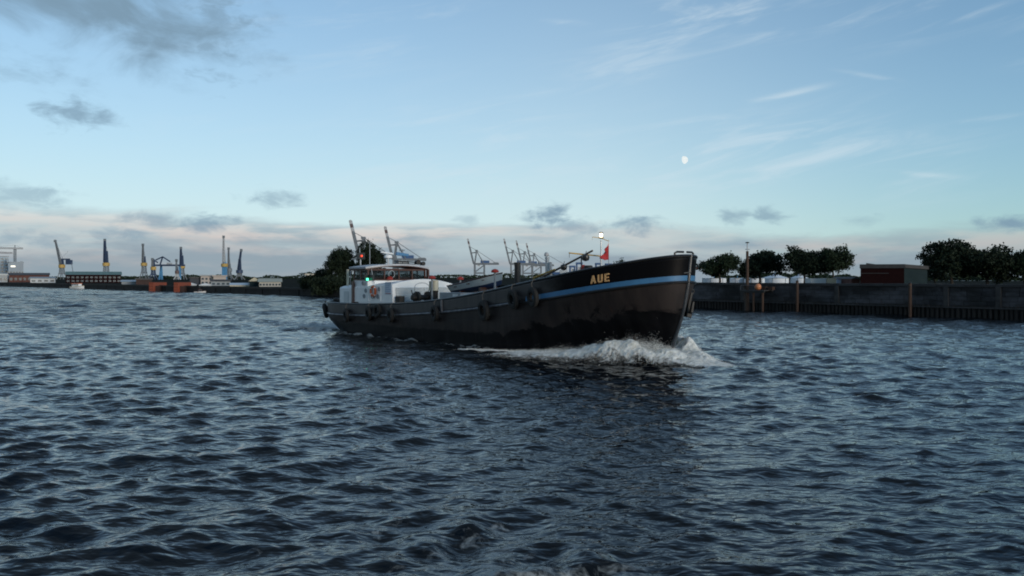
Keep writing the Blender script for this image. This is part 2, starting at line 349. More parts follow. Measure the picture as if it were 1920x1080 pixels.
# ------------------------------------------------------------------ water
def boat_local(X, Y):
    dx, dy = X - MID.x, Y - MID.y
    return dx * HD.x + dy * HD.y, dx * HN.x + dy * HN.y
def water():
    nr, na = 900, 740
    r = np.geomspace(4.0, 460.0, nr); a = np.linspace(R(-41), R(41), na)
    RR, AA = np.meshgrid(r, a, indexing='ij'); X = (RR * np.sin(AA)).ravel(); Y = (RR * np.cos(AA)).ravel(); D = RR.ravel()
    sp = D * max(math.log(460 / 4) / nr, R(82) / na)          # local spacing of the mesh
    Z = np.zeros_like(X); DX = np.zeros_like(X); DY = np.zeros_like(X)
    n = 150; lam = np.exp(rng.uniform(math.log(.16), math.log(2.7), n))
    for l in lam:
        k = 2 * math.pi / l
        th = R(97) + rng.normal(0, R(34)) + (math.pi if rng.random() < .1 else 0)
        sl = .031 * (1.2 if .3 < l < 1.1 else .8) * rng.uniform(.6, 1.4)
        if l > 1.5: sl *= .6
        A = sl / k; ph = rng.uniform(0, 2 * math.pi)
        kx, ky = k * math.cos(th), k * math.sin(th); w = np.clip(l / sp / 2.2 - .8, 0, 1)
        p = kx * X + ky * Y + ph; c, s = np.cos(p) * (A * w), np.sin(p) * (A * w)
        Z += c; DX -= math.cos(th) * s; DY -= math.sin(th) * s
    fw = 1 / (1 + np.exp(-(D - 62) / 14))                     # longer chop out in the open fairway
    for l in np.exp(rng.uniform(math.log(1.8), math.log(6.5), 44)):
        k = 2 * math.pi / l; th = R(96) + rng.normal(0, R(30)); A = .034 * rng.uniform(.6, 1.4) / k; ph = rng.uniform(0, 6.28)
        w = np.clip(l / sp / 2.2 - .8, 0, 1) * fw; p = k * (math.cos(th) * X + math.sin(th) * Y) + ph
        Z += np.cos(p) * A * w; DX -= math.cos(th) * np.sin(p) * A * w; DY -= math.sin(th) * np.sin(p) * A * w
    # patches of wind: gusts raise and calm the chop
    g = np.zeros_like(X)
    for i in range(14):
        q = rng.uniform(.04, .22); th = rng.uniform(0, 6.28); g += np.cos(q * (X * math.cos(th) + Y * math.sin(th)) + rng.uniform(0, 6.28))
    g = .95 + .24 * np.clip(g / 2.6, -1.5, 1.5)
    Z *= g; DX *= g; DY *= g
    # our own diverging wash, long oblique crests in the near left
    zone = 1 / (1 + np.exp((X - 1.5 - .10 * (Y - 10)) / 1.6)) * np.exp(-np.clip(D - 17, 0, None) / 16)
    wob = .8 * np.sin(.33 * X + .21 * Y + 1.) + .6 * np.sin(.5 * Y - .27 * X)
    for l, th, A in ((2.1, -36, .046), (1.5, -30, .034), (1.0, -41, .022), (2.7, -48, .022)):
        k = 2 * math.pi / l; th = R(th); p = k * (X * math.cos(th) + Y * math.sin(th)) + wob + rng.uniform(0, 6)
        m = zone * (.55 + .45 * np.sin(.41 * X + .19 * Y + l * 3)); Z += A * m * np.cos(p); DX -= A * m * math.cos(th) * np.sin(p); DY -= A * m * math.sin(th) * np.sin(p)
    # the barge's wave train
    xl, yl = boat_local(X, Y); side = np.abs(yl); back = 15.0 - xl
    foam = np.zeros_like(X)
    for off, amp, wd in ((2.0, .20, .8), (8.6, .16, 1.0), (14.5, .15, 1.1), (20.5, .15, 1.2), (26.0, .34, 1.0), (31.5, .12, 1.5)):
        ridge = side - 1.9 - (back - off) * .36
        m = np.exp(-(ridge / wd) ** 2) * (1 / (1 + np.exp(-(back - off - .5) * 1.4))) * np.exp(-np.clip(back - off, 0, None) / 13)
        Z += amp * m; Z -= .5 * amp * np.exp(-((ridge - wd * 2.0) / wd) ** 2) * m.max() * (1 / (1 + np.exp(-(back - off - 2)))) * np.exp(-np.clip(back - off, 0, None) / 9)
        foam += .75 * m * np.exp(-np.clip(back - off, 0, None) / 4.0)
    hullb = np.interp(xl, [-13.5, -11, -8, 8, 13, 15], [0, 1.6, 2.5, 2.5, 1.3, 0.])
    inb = (xl > -13.5) & (xl < 15)
    foam += np.where(inb, .80 * np.exp(-np.clip(side - hullb, 0, None) / .55) * (.75 + .35 * (xl < -4)), 0)
    foam += 1.05 * np.exp(-(yl / 3.6) ** 2) * (xl < -11.5) * np.exp(-np.clip(-12.5 - xl, 0, None) / 22)
    # churned water left by our own stern, close under the camera
    foam += .62 * np.exp(-(((X - .2) / 2.2) ** 2)) * np.exp(-np.clip(Y - 9.6, 0, None) / 1.3)
    foam += .30 * np.exp(-(((X + 1.2) / 3.2) ** 2)) * np.exp(-((Y - 11) / 2.2) ** 2)
    # a little turbulence where foam lies
    rough = np.zeros_like(X)
    for i in range(20):
        q = rng.uniform(3, 12); th = rng.uniform(0, 6.28); rough += np.cos(q * (X * math.cos(th) + Y * math.sin(th)) + rng.uniform(0, 6.28)) / q
    Z += .12 * rough * np.clip(foam, 0, 1) * np.clip(.25 / sp, 0, 1)
    ch = .85; V_ = np.stack([X + DX * ch, Y + DY * ch, Z], 1)
    i = np.arange(nr - 1)[:, None] * na + np.arange(na - 1)[None, :]
    Fc = np.stack([i, i + 1, i + na + 1, i + na], -1).reshape(-1, 4)
    me = bpy.data.meshes.new('river_water'); me.vertices.add(len(V_)); me.vertices.foreach_set('co', V_.astype(np.float32).ravel())
    me.loops.add(Fc.size); me.loops.foreach_set('vertex_index', Fc[:, ::-1].astype(np.int32).ravel())
    me.polygons.add(len(Fc)); me.polygons.foreach_set('loop_start', np.arange(0, Fc.size, 4, dtype=np.int32))
    me.polygons.foreach_set('use_smooth', np.ones(len(Fc), bool)); me.update()
    at_ = me.attributes.new('foam', 'FLOAT', 'POINT'); at_.data.foreach_set('value', np.clip(foam, 0, 1).astype(np.float32))
    m = bpy.data.materials.new('river_water'); m.use_nodes = True; t = m.node_tree; p = t.nodes['Principled BSDF']
    geo = t.nodes.new('ShaderNodeNewGeometry'); px, py, pz = sep(t, geo.outputs['Position'])
    vec = geo.outputs['Position']
    p.inputs['IOR'].default_value = 1.333; p.inputs['Specular IOR Level'].default_value = .5
    n1 = noise(t, comb(t, px * .75, py * 1.5, pz), 4.6, 1.8, .5, .25)
    n2 = noise(t, comb(t, px * .8, py * 1.5, 4.0), 1.5, 1.5, .5, .3)
    b = t.nodes.new('ShaderNodeBump'); b.inputs['Strength'].default_value = 1.0; b.inputs['Distance'].default_value = 1.0
    far = (px * px + py * py)._m('SQRT').sm(22, 150)
    t.links.new((n1 * (far * .12 + .036) + n2 * (far * .42 + .055)).k, b.inputs['Height'])
    at2 = t.nodes.new('ShaderNodeAttribute'); at2.attribute_name = 'foam'; fo = V(t, at2.outputs['Fac'])
    fn = noise(t, comb(t, px, py, 0.0), 3.0, 8.0, .70, .7); fb = noise(t, comb(t, px, py, 2.0), .55, 3.0)
    fm = (fo * 1.2 + (fn - .5) * 2.2 + (fb - .5) * .8).sm(.58, 1.10)
    t.links.new(mixc(t, fm * .75, (.0042, .0058, .0078), (.42, .44, .43)), p.inputs['Base Color'])
    t.links.new((fm * .5 + far * .07 + .035).k, p.inputs['Roughness'])
    t.links.new(b.outputs[0], p.inputs['Normal'])
    me.materials.append(m)
    o = bpy.data.objects.new('river_water', me); COL.objects.link(o); tag(o, None, kind='structure')
    o2 = MB().add([(-6000, -2000, -.9), (6000, -2000, -.9), (6000, 9000, -.9), (-6000, 9000, -.9)], [(0, 1, 2, 3)]).build('river_bed', 'dirt'); tag(o2, None, kind='structure')
    ring = MB()                                   # the river outside the finely modelled sector
    n = 40; a0, a1 = R(41), R(360 - 41); P = []
    for k in range(n + 1):
        q = a0 + (a1 - a0) * k / n; P.append((3.9 * math.sin(q), 3.9 * math.cos(q), 0)); P.append((700 * math.sin(q), 700 * math.cos(q), 0))
    ring.add(P, [(2 * k, 2 * k + 1, 2 * k + 3, 2 * k + 2) for k in range(n)])
    P = [(3.9 * math.sin(a0 + (a1 - a0) * k / n), 3.9 * math.cos(a0 + (a1 - a0) * k / n), 0) for k in range(n + 1)]
    front = [(4.0 * math.sin(q), 4.0 * math.cos(q), 0) for q in np.linspace(R(-41), R(41), 12)]
    ring.add(P + front, [tuple(range(len(P) + len(front)))])
    far = [(458 * math.sin(q), 458 * math.cos(q), -.05) for q in np.linspace(R(-41), R(41), 30)]; far2 = [(2600 * math.sin(q), 2600 * math.cos(q), -.05) for q in np.linspace(R(-41), R(41), 30)]
    ring.add(far + far2, [(k, k + 1, k + 31, k + 30) for k in range(29)])
    tag(ring.build('river_water', m), None, kind='structure')
water()

# ------------------------------------------------------------------ the barge
def hull_materials():
    def base(name): 
        m = bpy.data.materials.new(name); m.use_nodes = True; t = m.node_tree
        tc = t.nodes.new('ShaderNodeTexCoord'); return m, t, t.nodes['Principled BSDF'], sep(t, tc.outputs['Object'])
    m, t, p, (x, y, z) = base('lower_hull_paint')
    # faded brown-grey topsides over tarred black; ragged rise at bow is painted tree reflection
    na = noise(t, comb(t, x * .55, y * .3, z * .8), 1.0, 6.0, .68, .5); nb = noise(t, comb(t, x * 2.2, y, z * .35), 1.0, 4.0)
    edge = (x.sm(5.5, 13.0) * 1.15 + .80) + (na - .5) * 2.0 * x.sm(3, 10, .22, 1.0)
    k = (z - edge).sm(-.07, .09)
    tree_reflection = (noise(t, comb(t, x * 1.4, y * 1.0, z * 1.1), 1.0, 7.0, .72, .8) - .52).sm(.0, .06) * x.sm(10.5, 11.6) * (1.0 - x.sm(14.2, 14.7)) * (1.0 - z.sm(2.0, 2.7))  # dark tree shapes mirrored in the hull, put into its colour
    k = k * (1.0 - tree_reflection)
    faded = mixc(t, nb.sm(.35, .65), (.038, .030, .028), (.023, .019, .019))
    tar_and_reflection = mixc(t, nb.sm(.4, .7), (.004, .004, .005), (.008, .008, .009))
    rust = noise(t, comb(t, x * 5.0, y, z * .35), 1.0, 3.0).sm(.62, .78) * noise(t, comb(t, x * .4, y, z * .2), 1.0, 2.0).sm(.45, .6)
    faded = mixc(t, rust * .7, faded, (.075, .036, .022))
    t.links.new(mixc(t, k, tar_and_reflection, faded), p.inputs['Base Color'])
    t.links.new((k * .22 + na * .12 + .24).k, p.inputs['Roughness']); t.links.new((k * .08 + .10).k, p.inputs['Specular IOR Level'])
    b = t.nodes.new('ShaderNodeBump'); b.inputs['Strength'].default_value = .35; b.inputs['Distance'].default_value = .05
    seam = (x * .42)._m('PINGPONG', .5).sm(0.0, .012) * ((z + x * -.06) * .8)._m('PINGPONG', .5).sm(0.0, .02)
    t.links.new((noise(t, comb(t, x * .9, y * .9, z * 1.3), 1.0, 3.0) + seam * .25).k, b.inputs['Height']); t.links.new(b.outputs[0], p.inputs['Normal'])
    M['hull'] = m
    m, t, p, (x, y, z) = base('bulwark_paint')
    na = noise(t, comb(t, x * .6, y * .5, z * 1.2), 1.0, 6.0, .65, .4); st = noise(t, comb(t, x * 3.5, y, z * .4), 1.0, 4.0)
    k = (x + (na - .5) * 2.4).sm(8.6, 11.2)
    faded = mixc(t, st.sm(.3, .7), (.056, .050, .050), (.036, .033, .034))
    t.links.new(mixc(t, k, faded, (.0045, .0045, .0055)), p.inputs['Base Color'])
    t.links.new((.46 - k * .1 + na * .1).k, p.inputs['Roughness']); t.links.new((.4 - k * .34).k, p.inputs['Specular IOR Level'])
    M['bulwark'] = m
hull_materials()
XSTAT = [(-13.2 + 29.8 * (0.5 - 0.5 * math.cos(math.pi * (i / 119) ** 1.0))) for i in range(120)]
def surf(x, z, off=0.0, side=-1): return (x, side * (HB(x, z) + off), z)
def shell(zf, nz, name, m, solid=0):
    nx = 130; rows = []
    for j in range(nz + 1):
        row = []
        for i in range(nx + 1):
            tau = .5 - .5 * math.cos(math.pi * i / nx); xn = -13.1 + 29.6 * tau
            for _ in range(3):
                z = zf(xn, j / nz); x = XS(z) + (XB(z) - XS(z)) * tau; xn = x
            row.append((x, HB(x, z) if 0 < i < nx else 0.0, z))
        rows.append(row)
    V_ = []; Fc = []; idx = {}
    for j in range(nz + 1):
        for i in range(nx + 1):
            x, b, z = rows[j][i]
            for sd in ((-1, 1) if 0 < i < nx else (0,)):
                idx[j, i, sd] = len(V_); V_.append((x, sd * b, z))
    g = lambda j, i, sd: idx.get((j, i, sd), idx.get((j, i, 0)))
    for j in range(nz):
        for i in range(nx):
            for sd in (-1, 1):
                q = [g(j, i, sd), g(j, i + 1, sd), g(j + 1, i + 1, sd), g(j + 1, i, sd)]
                Fc.append(tuple(q if sd < 0 else q[::-1]))
    mb = MB(); mb.add(V_, Fc); o = mb.build(name, m, barge, smooth='all')
    if solid: s = o.modifiers.new('solid', 'SOLIDIFY'); s.thickness = solid; s.offset = -1
    return o
barge = empty('motor_barge', (MID.x, MID.y, 0), HROT, 'long black motor barge with white deckhouse and blue bow stripe driving through the river', 'barge')
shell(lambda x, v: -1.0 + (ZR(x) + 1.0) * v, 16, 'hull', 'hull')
shell(lambda x, v: ZR(x) + (ZT(x) - ZR(x)) * v, 6, 'bulwark', 'bulwark', .07)
def girth(zf, x0, x1, off, n=90):
    """points that run along both sides of the hull at height zf, meeting round the bow if x1 passes it"""
    P = []
    for i in range(n + 1):
        x = x0 + (x1 - x0) * math.sin(math.pi / 2 * i / n); z = zf(x); x = min(x, XB(z)); P.append(Vector(surf(x, z, off)))
    return P
def round_line(zf, off, n=200):
    P = []
    for sd in (-1, 1):
        Q = []
        for i in range(n + 1):
            tau = .5 - .5 * math.cos(math.pi * i / n); z = 2.0; xn = -13 + 29.4 * tau
            for _ in range(4): z = zf(xn); xn = XS(z) + (XB(z) - XS(z)) * tau
            Q.append(Vector((xn, sd * HB(xn, z), z)))
        P += Q if sd < 0 else Q[::-1][1:-1]
    out = []
    for i, p in enumerate(P):
        d = P[(i + 1) % len(P)] - P[i - 1]; nrm = Vector((d.y, -d.x, 0)); nrm = nrm.normalized() if nrm.length > 1e-6 else Vector((1, 0, 0)); out.append(p + nrm * off)
    return out
# bulwark capping, half-round rubbing rail, blue band
MB().tube(round_line(ZT, -.03), .065, 8, closed=True).build('bulwark_capping', 'black', barge, smooth=True)
RL = round_line(lambda x: ZR(x), .02)
aft = [p for p in RL if p.x < 7.9]
k0 = max(range(len(RL)), key=lambda i: (RL[i] - RL[i - 1]).length if RL[i].y < 0 else 0)
stb = sorted([p for p in RL if p.y <= 0 and -13.4 < p.x < 7.9], key=lambda p: p.x); prt = sorted([p for p in RL if p.y > 0 and p.x < 7.9], key=lambda p: -p.x)
MB().tube(prt + stb, .06, 8).build('rubbing_rail', 'rail', barge, smooth=True)
fwd = [p for p in RL if p.x >= 8.0]; fs = sorted([p for p in fwd if p.y <= 0], key=lambda p: p.x); fp = sorted([p for p in fwd if p.y > 0], key=lambda p: -p.x)
MB().tube([p - Vector((0, 0, .06)) for p in fs + fp], .06, 8).build('bow_moulding', 'black', barge, smooth=True)
def band(za, zb, off, x0, name, m, thick=.03):
    lo = round_line(za, off); hi = round_line(zb, off)
    sel = [i for i in range(len(lo)) if lo[i].x > x0 and lo[i].y <= 0]; sel.sort(key=lambda i: lo[i].x)
    sel2 = [i for i in range(len(lo)) if lo[i].x > x0 and lo[i].y > 0]; sel2.sort(key=lambda i: -lo[i].x); ids = sel + sel2
    V_ = [lo[i] for i in ids] + [hi[i] for i in ids]; n = len(ids)
    o = MB().add(V_, [(i, i + 1, n + i + 1, n + i) for i in range(n - 1)]).build(name, m, barge, smooth='all')
    return o
band(lambda x: ZR(x) + .0, lambda x: ZR(x) + .21, .012, 8.6, 'blue_band', 'blue', .012)
# stem bar
st = [Vector((XB(z) + .02, 0, z)) for z in np.linspace(-.9, 4.55, 26)]
MB().tube(st, .075, 8).build('stem_bar', mat('stem_paint', (.05, .058, .068), (.03, .034, .04), .35, 3), barge, smooth=True)
# decks
def deck(zf, x0, x1, inset, name, m):
    V_ = []; n = 50
    for i in range(n + 1):
        x = x0 + (x1 - x0) * i / n; z = zf(x); b = max(.02, HB(x, z) - inset); V_ += [(x, -b, z), (x, 0, z + .05), (x, b, z)]
    return MB().add(V_, [q for i in range(n) for q in ((3 * i, 3 * i + 3, 3 * i + 4, 3 * i + 1), (3 * i + 1, 3 * i + 4, 3 * i + 5, 3 * i + 2))]).build(name, m, barge)
ZD = lambda x: ZT(x) - .72
deck(ZD, -12.9, 16.1, .06, 'deck', 'deck')
# bulwark stays on the starboard side (seen above the rail) and on the hull: vertical rope-guard plates
for px in (829, ):
    x = loc(px, 575, -2.62)[0]; b = MB()
    b.bar(surf(x, ZT(x) - .02, .03), surf(x, ZR(x) + .05, .03), .09); b.build('fender_plate', 'rail', barge)
# scuppers: dark freeing ports cut low in the bulwark
for x in (-8.7, -6.2, -3.4, -.4, 2.6, 3.1, 6.7):
    V_ = []; n = 6
    for i in range(n + 1):
        xx = x + .75 * i / n; V_ += [surf(xx, ZR(xx) + .10, .004), surf(xx, ZR(xx) + .21, .004)]
    MB().add(V_, [(2 * i, 2 * i + 2, 2 * i + 3, 2 * i + 1) for i in range(n)]).build('freeing_port', 'black', barge)
# name on the bow
def letters():
    S_ = .085
    A = [[(0, 0), (.085, 0), (.20, .42), (.115, .42)], [(.315, 0), (.23, 0), (.115, .42), (.20, .42)], [(.08, .10), (.24, .10), (.225, .17), (.095, .17)]]
    U = [[(0, .08), (.08, .08), (.08, .42), (0, .42)], [(.19, .08), (.27, .08), (.27, .42), (.19, .42)], [(.0, .08), (.06, .0), (.21, .0), (.27, .08)]]
    Eg = [[(0, 0), (.08, 0), (.08, .42), (0, .42)], [(.08, 0), (.25, 0), (.25, .075), (.08, .075)], [(.08, .175), (.22, .175), (.22, .245), (.08, .245)], [(.08, .345), (.25, .345), (.25, .42), (.08, .42)]]
    for name, L, u0 in (('letter_a', A, 0), ('letter_u', U, .42), ('letter_e', Eg, .80)):
        b = MB(); X0 = NAMEX
        for k, q in enumerate(L):
            P = []
            for off in (.028 + .002 * k, .006):
                for u, w in q:
                    x = X0 + .08 + (u + u0) * .84; z = ZR(x) + .29 + w * .80; P.append(surf(x, z, off))
            b.add(P, [(0, 1, 2, 3), (7, 6, 5, 4), (0, 4, 5, 1), (1, 5, 6, 2), (2, 6, 7, 3), (3, 7, 4, 0)])
        b.build(name, 'gold', barge)
NAMEX = 12.55
letters()

# --- deckhouse and wheelhouse
ZB = 1.25
house = MB()
xf, xa, hy = -3.5, -8.1, 2.2
def crown(y, e, c): return e + (c - e) * (1 - (y / hy) ** 2)
NY = 14; V_ = []; Fc = []
for x, rake, e, c in ((xa, 0, 2.98, 3.22), (xf, .12, 3.20, 3.50)):
    for i in range(NY + 1):
        y = -hy + 2 * hy * i / NY; V_.append((x - rake, y, crown(y, e, c)))
    V_ += [(x, hy, ZB), (x, -hy, ZB)]
n = NY + 3
house.add(V_, [tuple(range(n)), tuple(reversed(range(n, 2 * n)))] + [(i, (i + 1) % n, n + (i + 1) % n, n + i) for i in range(n)])
dh = house.build('deckhouse', 'white', barge, bevel=.04)
# ribbed front panel, set in a white margin
rb = MB(); y0, y1 = -1.98, 2.12; zz = ZB + .15; k = 0
while zz < 3.0:
    xr = xf + .012 - .12 * (zz - ZB) / 2.0 + .05
    for a, c in ((y0, -.02), (.02, y1)):
        rb.add([(xr - .05, a, zz), (xr - .05, c, zz), (xr, c, zz + .02), (xr, a, zz + .02), (xr - .005, a, zz + .075), (xr - .005, c, zz + .075), (xr - .06, c, zz + .09), (xr - .06, a, zz + .09)],
               [(0, 1, 2, 3), (3, 2, 5, 4), (4, 5, 6, 7), (0, 3, 4, 7), (1, 6, 5, 2)])
    zz += .095
rb.build('ribbed_front', 'ribbed', dh)
MB().box(xf - .10, xf - .02, y1 + .0, y1 + .06, 2.0, 3.05).build('front_trim', 'white', dh)
# aft house, lower and rounded
ah = MB(); pts = [(-2.0, ZB), (2.0, ZB), (2.0, 2.9)] + [(2.0 * math.cos(a), 2.9 + .25 * math.sin(a)) for a in np.linspace(.15, math.pi - .15, 9)] + [(-2.0, 2.9)]
n = len(pts); V_ = [(-10.3, y, z) for y, z in pts] + [(-8.13, y, z) for y, z in pts]
ah.add(V_, [tuple(range(n)), tuple(reversed(range(n, 2 * n)))] + [(i, (i + 1) % n, n + (i + 1) % n, n + i) for i in range(n)])
aft_o = ah.build('aft_house', 'white', barge, bevel=.05)
dr = MB().box(-9.7, -9.1, -2.03, -1.99, 1.75, 2.7).build('aft_door', 'ribbed', aft_o)
MB().box(-8.3, -8.02, -2.27, -2.19, ZB + .3, 3.35).build('door_post', 'wood', dh)
# side details: portholes, sign, hand rails
for px, py in ((686, 545), (683, 555), (711, 542), (709, 556), (681, 531)):
    x, z = loc(px, py, -2.2); b = MB().torus((x, -2.215, z), (0, 1, 0), .11, .03, 16, 6); b.tube([(x, -2.205, z), (x, -2.225, z)], .10, 14); b.build('porthole', 'deckgrey', dh, smooth=True)
for px in (715, 672 + 20):
    x, z = loc(px, 550, -2.26); MB().tube([(x, -2.2, z + .45), (x, -2.3, z + .45), (x, -2.3, z - .45), (x, -2.2, z - .45)], .018, 6).build('grab_rail', 'white', dh)
x, z = loc(722, 539, -2.21); sg = MB().box(x, x + .72, -2.222, -2.2, z - .42, z + .32).build('notice_board', mat('notice_board', (.55, .62, .70), (.5, .57, .66), .5, 2), dh)
for i in range(5): MB().box(x + .06, x + .66 - .1 * (i % 3), -2.228, -2.222, z + .20 - .11 * i, z + .235 - .11 * i).build('printed_line', 'signblue', sg)
MB().box(x + .06, x + .70, -2.228, -2.222, z - .37, z - .33).build('printed_line', 'signred', sg)
# wheelhouse
wf, wa, wy, z0, z1 = -6.55, -8.25, 2.12, 3.02, 4.18
wh = MB().box(wa, wf, -wy, wy, 2.9, z0 + .42).build('wheelhouse', 'white', barge, bevel=.02)
band_ = MB().box(wa - .012, wf + .012, -wy - .012, wy + .012, z0 + .38, z0 + .46).build('sill', 'wood', wh)
zs, ze = z0 + .46, 4.12
def post(x, y, w=.075, d=.075): MB().box(x - d / 2, x + d / 2, y - w / 2, y + w / 2, zs, ze).build('window_post', 'wood', wh)
fy = [-wy, -.95, .12, 1.12, wy]
for y in fy: post(wf, y * (1 - .018 / 2), .09, .09)
for x in (wa + .02, (wa + wf) / 2):
    for sd in (-1, 1): post(x, sd * (wy - .03))
for y in (-.7, .7): post(wa + .02, y)
MB().box(wa - .02, wf + .03, -wy - .02, wy + .02, ze - .10, ze + .02).build('header', 'wood', wh)
for i in range(4):
    MB().box(wf - .01, wf + .01, fy[i] + .05, fy[i + 1] - .05, zs, ze - .1).build('front_window', 'glass', wh)
for a, c in ((wa + .06, (wa + wf) / 2 - .04), ((wa + wf) / 2 + .04, wf - .05)):
    for sd in (-1, 1): MB().box(a, c, sd * (wy - .03) - .01, sd * (wy - .03) + .01, zs, ze - .1).build('side_window', 'glass', wh)
for a, c in ((-wy + .05, -.74), (-.66, .66), (.74, wy - .05)):
    MB().box(wa + .01, wa + .03, a, c, zs, ze - .1).build('rear_window', 'glass', wh)
# inside: console, chair back, clear-view disc
MB().box(wf - .75, wf - .15, -1.5, 1.5, z0 + .4, z0 + .62).build('console', 'wood', wh)
MB().torus((wf + .03, -.42, 3.80), (1, 0, 0), .22, .022, 20, 6).build('clear_view_ring', 'steel', wh, smooth=True)
MB().lathe([(.02, -.02), (.17, 0), (.21, .12), (.12, .2), (.03, .24)], (wf + .13, -.62, z0 + .42), 12).build('deck_horn', 'red', wh, smooth=True)
# crowned roof with overhang
V_ = []; Fc = []; ny = 16
for x, dz in ((wa - .25, 0), (wf + .42, 0)):
    for y, d2 in [(-wy - .2 + (2 * wy + .4) * i / ny, 0) for i in range(ny + 1)]:
        V_.append((x - (.26 * (y / wy) ** 2 if x > -7 else 0), y, ze + .02 + .20 * (1 - (y / (wy + .2)) ** 2)))
a = ny + 1; Fc = [(i, i + 1, a + i + 1, a + i) for i in range(ny)]
rf = MB().add(V_, Fc).build('roof', 'roofgrey', wh); s = rf.modifiers.new('solid', 'SOLIDIFY'); s.thickness = .10; s.offset = 1
V2 = [(x, y * 1.002, z - .035) for x, y, z in V_]
rt = MB().add(V2, Fc).build('roof_lining', 'wood', wh); s = rt.modifiers.new('solid', 'SOLIDIFY'); s.thickness = .05; s.offset = 0
# brackets of wood at the port front corner
MB().box(wf + .1, wf + .3, wy + .02, wy + .14, zs - .1, ze - .02).build('corner_bracket', 'wood', wh)
# gear on the wheelhouse roof: radar arm, blue-covered boat hook rack, searchlight
def roof_gear():
    zr = ze + .28
    g = empty('roof_mast', (0, 0, 0)); g.parent = barge
    MB().tube([(-7.6, .0, zr - .1), (-7.6, .0, zr + .75)], .05, 8).build('post', 'steel', g, smooth=True)
    MB().lathe([(.02, 0), (.25, .02), (.27, .10), (.22, .2), (.02, .24)], (-7.6, 0, zr + .42), 14).build('radome', 'white', g, smooth=True)
    MB().tube([(-7.6, -.55, zr + .82), (-7.6, .35, zr + .72)], .055, 8).build('radar_scanner', 'white', g, smooth=True)
    MB().add([(-7.5, .45, zr + .62), (-7.5, 1.35, zr + .55), (-7.5, 1.4, zr + .72), (-7.5, .5, zr + .83), (-7.3, .45, zr + .62), (-7.3, 1.35, zr + .55), (-7.3, 1.4, zr + .72), (-7.3, .5, zr + .83)],
        [(0, 1, 2, 3), (7, 6, 5, 4), (0, 4, 5, 1), (1, 5, 6, 2), (2, 6, 7, 3), (3, 7, 4, 0)]).build('blue_cover', 'blue', g, bevel=.03)
    MB().box(-7.75, -7.25, .55, 1.25, zr - .02, zr + .32).build('instrument_box', 'deckgrey', g, bevel=.03)
    b = MB().tube([(-7.2, .2, zr + .25), (-7.2, 2.35, zr + .16)], .035, 8); b.tube([(-7.2, .2, zr + .1), (-7.2, 2.35, zr + .05)], .025, 8)
    for k in range(5): y = .4 + .45 * k; b.tube([(-7.2, y, zr - .12), (-7.2, y, zr + .24)], .018, 6)
    b.build('rail', 'iron', g, smooth=True)
    MB().tube([(-7.25, 1.9, zr + .18), (-6.95, 1.9, zr + .18)], [.13, .17], 12).build('searchlight', 'iron', g, smooth=True)
    MB().tube([(-7.25, 2.3, zr + .10), (-6.95, 2.3, zr + .10)], [.11, .14], 12).build('searchlight', 'iron', g, smooth=True)
    MB().tube([(-7.6, 1.05, zr + .3), (-7.6, 1.05, zr + 1.0)], .02, 6).build('aerial', 'steel', g)
    MB().lathe([(.03, 0), (.17, .02), (.17, .10), (.03, .12)], (-7.6, 1.05, zr + .9), 12).build('antenna_dome', 'deckgrey', g, smooth=True)
    MB().tube([(-6.4, -1.75, 3.2), (-6.5, -1.95, 4.35)], .025, 6).build('whip_aerial', 'steel', g)
    MB().tube([(-8.2, -1.0, zr - .1), (-8.2, -1.0, zr + 1.5)], .022, 6).build('aerial', 'steel', g)
    # port running light's red sector lamp on its short post abaft the roof
    x, z = loc(676, 480, -.3)
    MB().tube([(x, -.3, 2.9), (x, -.3, z - .15)], .05, 8).build('light_post', 'steel', g, smooth=True)
    MB().box(x - .2, x + .10, -.48, -.02, z - .22, z + .22).build('light_screen', 'black', g)
    MB().lathe([(.02, -.07), (.065, -.05), (.065, .05), (.02, .07)], (x + .15, -.3, z), 10).build('red_lamp', 'red_lamp', g, smooth=True)
    MB().tube([(x - .1, -.3, z + .2), (x - .1, -.3, z + .55)], .03, 6).build('post_tip', 'steel', g)
roof_gear()
# starboard green light in its black screen
x, z = loc(691, 525, -2.3)
ls = MB().box(x - .05, x + .55, -2.34, -2.22, z - .05, z + .32); ls.box(x - .05, x + .02, -2.56, -2.34, z - .05, z + .32)
gs = ls.build('light_screen', 'black', barge)
MB().lathe([(.02, -.08), (.07, -.06), (.07, .06), (.02, .08)], (x + .14, -2.46, z + .04), 12).build('green_lamp', 'green_lamp', gs, smooth=True)
# exhaust post aft
x, zt_ = loc(652, 505, -1.6)
ep = MB().tube([(x, -1.6, 1.2), (x, -1.6, zt_)], .085, 10).build('exhaust_pipe', 'cream', barge, smooth=True)
MB().tube([(x + .35, -1.6, 1.2), (x + .35, -1.6, zt_ - .1)], .02, 6).build('stay_pole', 'steel', barge)
# stern bollards and bitts
def bollard(px, y, h, r=.11, zoff=0, cross=False, m='iron'):
    x, z = loc(px, 500, y); zb = ZD(x)
    b = MB().lathe([(r, 0), (r, h * .82), (r * 1.3, h * .85), (r * 1.3, h * .97), (r, h)], (x, y, zb), 12)
    if cross: b.tube([(x - .28, y, zb + h * .6), (x + .28, y, zb + h * .6)], .035, 8)
    return b.build('bollard', m, barge, smooth=True)
for px in (632, 640): bollard(px, -1.2, .92, .2)
bollard(668, -2.35, .85, .10)
